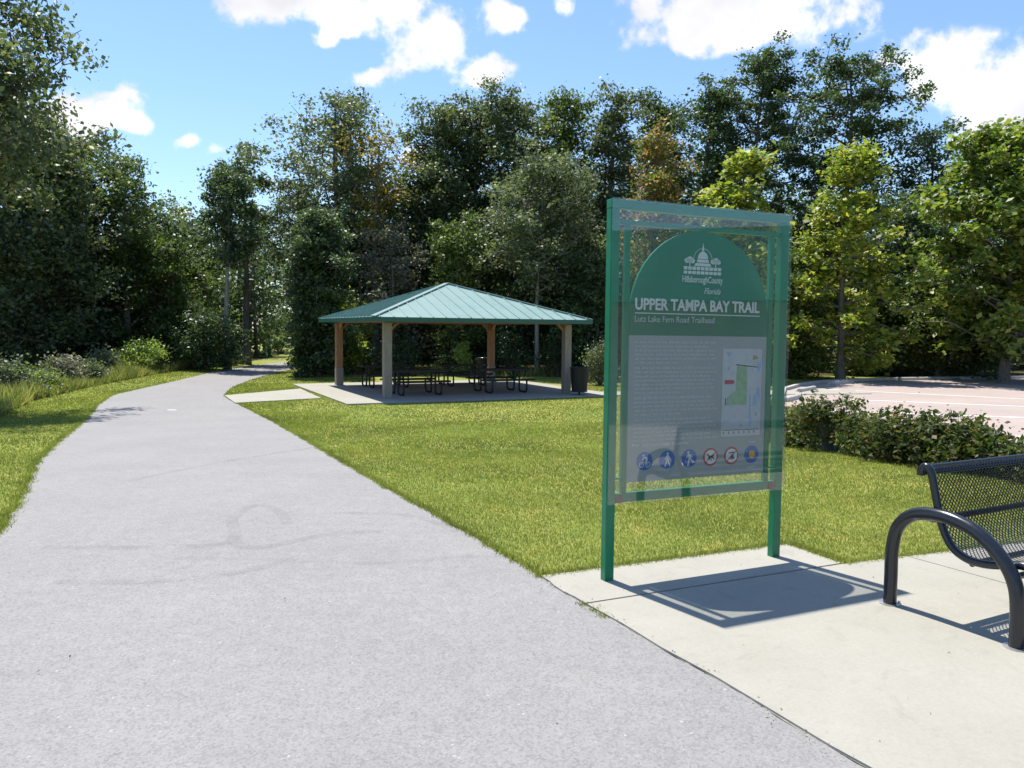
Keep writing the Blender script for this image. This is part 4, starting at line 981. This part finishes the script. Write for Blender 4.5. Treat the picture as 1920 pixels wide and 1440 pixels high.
# dense wood behind the trees that can be told apart, one mass
def woodland(name, segs, sd, n, leaf, hts, depth):
    g = np.random.default_rng(sd); V = []; tb = MB()
    for (x0, y0, x1, y1), hh, cnt in zip(segs, hts, n):
        m = 700; t = g.uniform(0, 1, m); dd = g.uniform(0, depth, m); nx, ny = -(y1 - y0), (x1 - x0); L = math.hypot(nx, ny)
        cx = x0 + (x1 - x0) * t + nx / L * dd; cy = y0 + (y1 - y0) * t + ny / L * dd; cz = g.uniform(0, 1, m) ** .8 * (hh * (.72 + .28 * np.sin(t * 23 + sd) * np.sin(t * 9)))
        k = g.integers(0, m, cnt); c = np.stack([cx[k], cy[k], cz[k]], 1) + g.normal(size=(cnt, 3)) * [.9, .9, .7]; c[:, 2] = np.maximum(c[:, 2], .1) - .5; V.append(leaf_quads(c, leaf, g, .3))
        for q in range(14):
            tt = g.uniform(); de = g.uniform(0, depth * .5); x = x0 + (x1 - x0) * tt + nx / L * de; y = y0 + (y1 - y0) * tt + ny / L * de
            tb.tube([(x, y, -.6), (x + g.normal() * .3, y, hh * .75)], [.16, .06], 6)
    o = raw_mesh(name, np.concatenate(V), 4, M['leaf_dark']); tag(o, kind='stuff', label='dense shaded wood behind the front rows of trees', cat='woodland')
    tb.build('trunk', M['bark'], o)
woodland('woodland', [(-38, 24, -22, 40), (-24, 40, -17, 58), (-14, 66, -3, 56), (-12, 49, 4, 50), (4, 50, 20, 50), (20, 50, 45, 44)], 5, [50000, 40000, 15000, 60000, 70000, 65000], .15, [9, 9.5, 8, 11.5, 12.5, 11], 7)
def added_back_wood():  # unseen tree line, added so the sign cover has something to reflect
    g = np.random.default_rng(3); V = []
    for (x0, y0, x1, y1) in ((55, 10, 48, -40), (48, -40, 5, -60)):
        m = 300; t = g.uniform(0, 1, m); k = g.integers(0, m, 14000); hh = 5.5 + 1.5 * np.sin(t * 17)
        c = np.stack([x0 + (x1 - x0) * t, y0 + (y1 - y0) * t, g.uniform(0, 1, m) ** .8 * hh], 1)[k] + g.normal(size=(14000, 3)) * [1.5, 1.5, .9]; V.append(leaf_quads(c, .32, g, .3))
    tag(raw_mesh('woodland', np.concatenate(V), 4, M['leaf_dark']), kind='stuff', label='tree line added behind the camera for the sign cover to mirror', cat='woodland')
added_back_wood()

# grass -----------------------------------------------------------------
def lawn_mask(x, y):
    keep = ~((x > pxl(y) + .03) & (x < pxr(y) - .03))
    for poly in (PAD_POLY, SLAB, WALK, WALK2, LOT): keep &= ~inside(poly, x, y)
    return keep
def blades(name, x, y, h, wd, g, mat, label, lean=.5, cat='grass'):
    n = len(x); z = terr(x, y); a = g.uniform(0, 6.28, n); dx, dy = np.cos(a) * wd / 2, np.sin(a) * wd / 2
    lx, ly = g.normal(size=n) * h * lean, g.normal(size=n) * h * lean
    V = np.stack([np.stack([x - dx, y - dy, z - .005], 1), np.stack([x + dx, y + dy, z - .005], 1), np.stack([x + lx, y + ly, z + h], 1)], 1).reshape(-1, 3)
    return tag(raw_mesh(name, V, 3, mat), kind='stuff', label=label, cat=cat)
def build_grass():
    g = np.random.default_rng(21); X = []; Y = []; Hh = []; Wd = []
    def zone(x0, x1, y0, y1, dens, h, wd):
        n = int((x1 - x0) * (y1 - y0) * dens); x = g.uniform(x0, x1, n); y = g.uniform(y0, y1, n)
        k = lawn_mask(x, y) & (np.abs(x) < y * .72 + 1.2); x = x[k]; y = y[k]; X.append(x); Y.append(y); cl = .75 + .5 * np.sin(x * 2.1 + np.sin(y * 3)) * np.sin(y * 1.7)
        Hh.append(h * g.uniform(.5, 1.3, len(x)) * (.8 + .3 * cl)); Wd.append(np.full(len(x), wd) * g.uniform(.6, 1.3, len(x)))
    zone(-1.5, 5.5, 4.9, 8, 6000, .023, .0075); zone(-3.5, 8, 8, 12, 3000, .025, .011); zone(-6, 12, 12, 18, 1200, .028, .018); zone(-13, 12, 18, 30, 420, .032, .03)
    zone(-9, -3.5, 6, 11, 2400, .026, .011); zone(-14, -4, 11, 20, 800, .03, .02); zone(-22, -6, 20, 40, 200, .045, .04)
    # ragged edge along the path and pad
    def along(px_, py_, n, sd):
        X.append(px_ + g.normal(size=len(px_)) * sd); Y.append(py_ + g.normal(size=len(px_)) * sd); Hh.append(g.uniform(.02, .06, len(px_))); Wd.append(g.uniform(.006, .012, len(px_)))
    yy = g.uniform(gA.y, 21, 16000); k = yy < 21; along(pxr(yy) + .02, yy, 0, .022)
    yy = g.uniform(6, 26, 12000); along(pxl(yy) - .02, yy, 0, .03)
    for a, b in ((gA, pc), (pc, pn), (pn, pn + u1 * 3)):
        t = g.uniform(0, 1, 3500); along(a.x + (b.x - a.x) * t, a.y + (b.y - a.y) * t, 0, .018)
    # weeds in the joint between asphalt and concrete
    for cx, cy in ((1118, 1148), (1133, 1158), (1096, 1137)):
        p = at(cx, cy); n = 200; X.append(p.x + g.normal(size=n) * .02); Y.append(p.y + g.normal(size=n) * .02); Hh.append(g.uniform(.015, .035, n)); Wd.append(g.uniform(.005, .01, n))
    blades('grass', np.concatenate(X), np.concatenate(Y), np.concatenate(Hh), np.concatenate(Wd), g, M['blade'], 'short mown yellow green lawn beside the path and concrete')
    # tall grass strip on the left and behind the shelter
    X = []; Y = []; line = [at(-60, 800), at(60, 752), at(160, 728), at(270, 706), at(340, 694), at(420, 686), at(470, 680)]
    for i in range(len(line) - 1):
        a, b = line[i], line[i + 1]; n = 9000; t = g.uniform(0, 1, n); o = g.uniform(0, 1, n) ** 1.2 * 3.2; d = (b - a); d.normalize()
        X.append(a.x + (b.x - a.x) * t - d.y * o); Y.append(a.y + (b.y - a.y) * t + d.x * o)
    n = 6000; t = g.uniform(0, 1, n); X.append(-8.5 + 21 * t); Y.append(36.2 + g.uniform(0, 1.6, n) + np.sin(t * 9) * .4)
    x = np.concatenate(X); y = np.concatenate(Y); hv = g.uniform(.15, .62, len(x)) * (.75 + .45 * np.sin(x * 1.3) * np.sin(y * .9 + 1))
    blades('tall_grass', x, y, hv, np.full(len(x), .034), g, M['weeds'], 'unmown tall grass and weeds along the edge of the wood', .38)
build_grass()
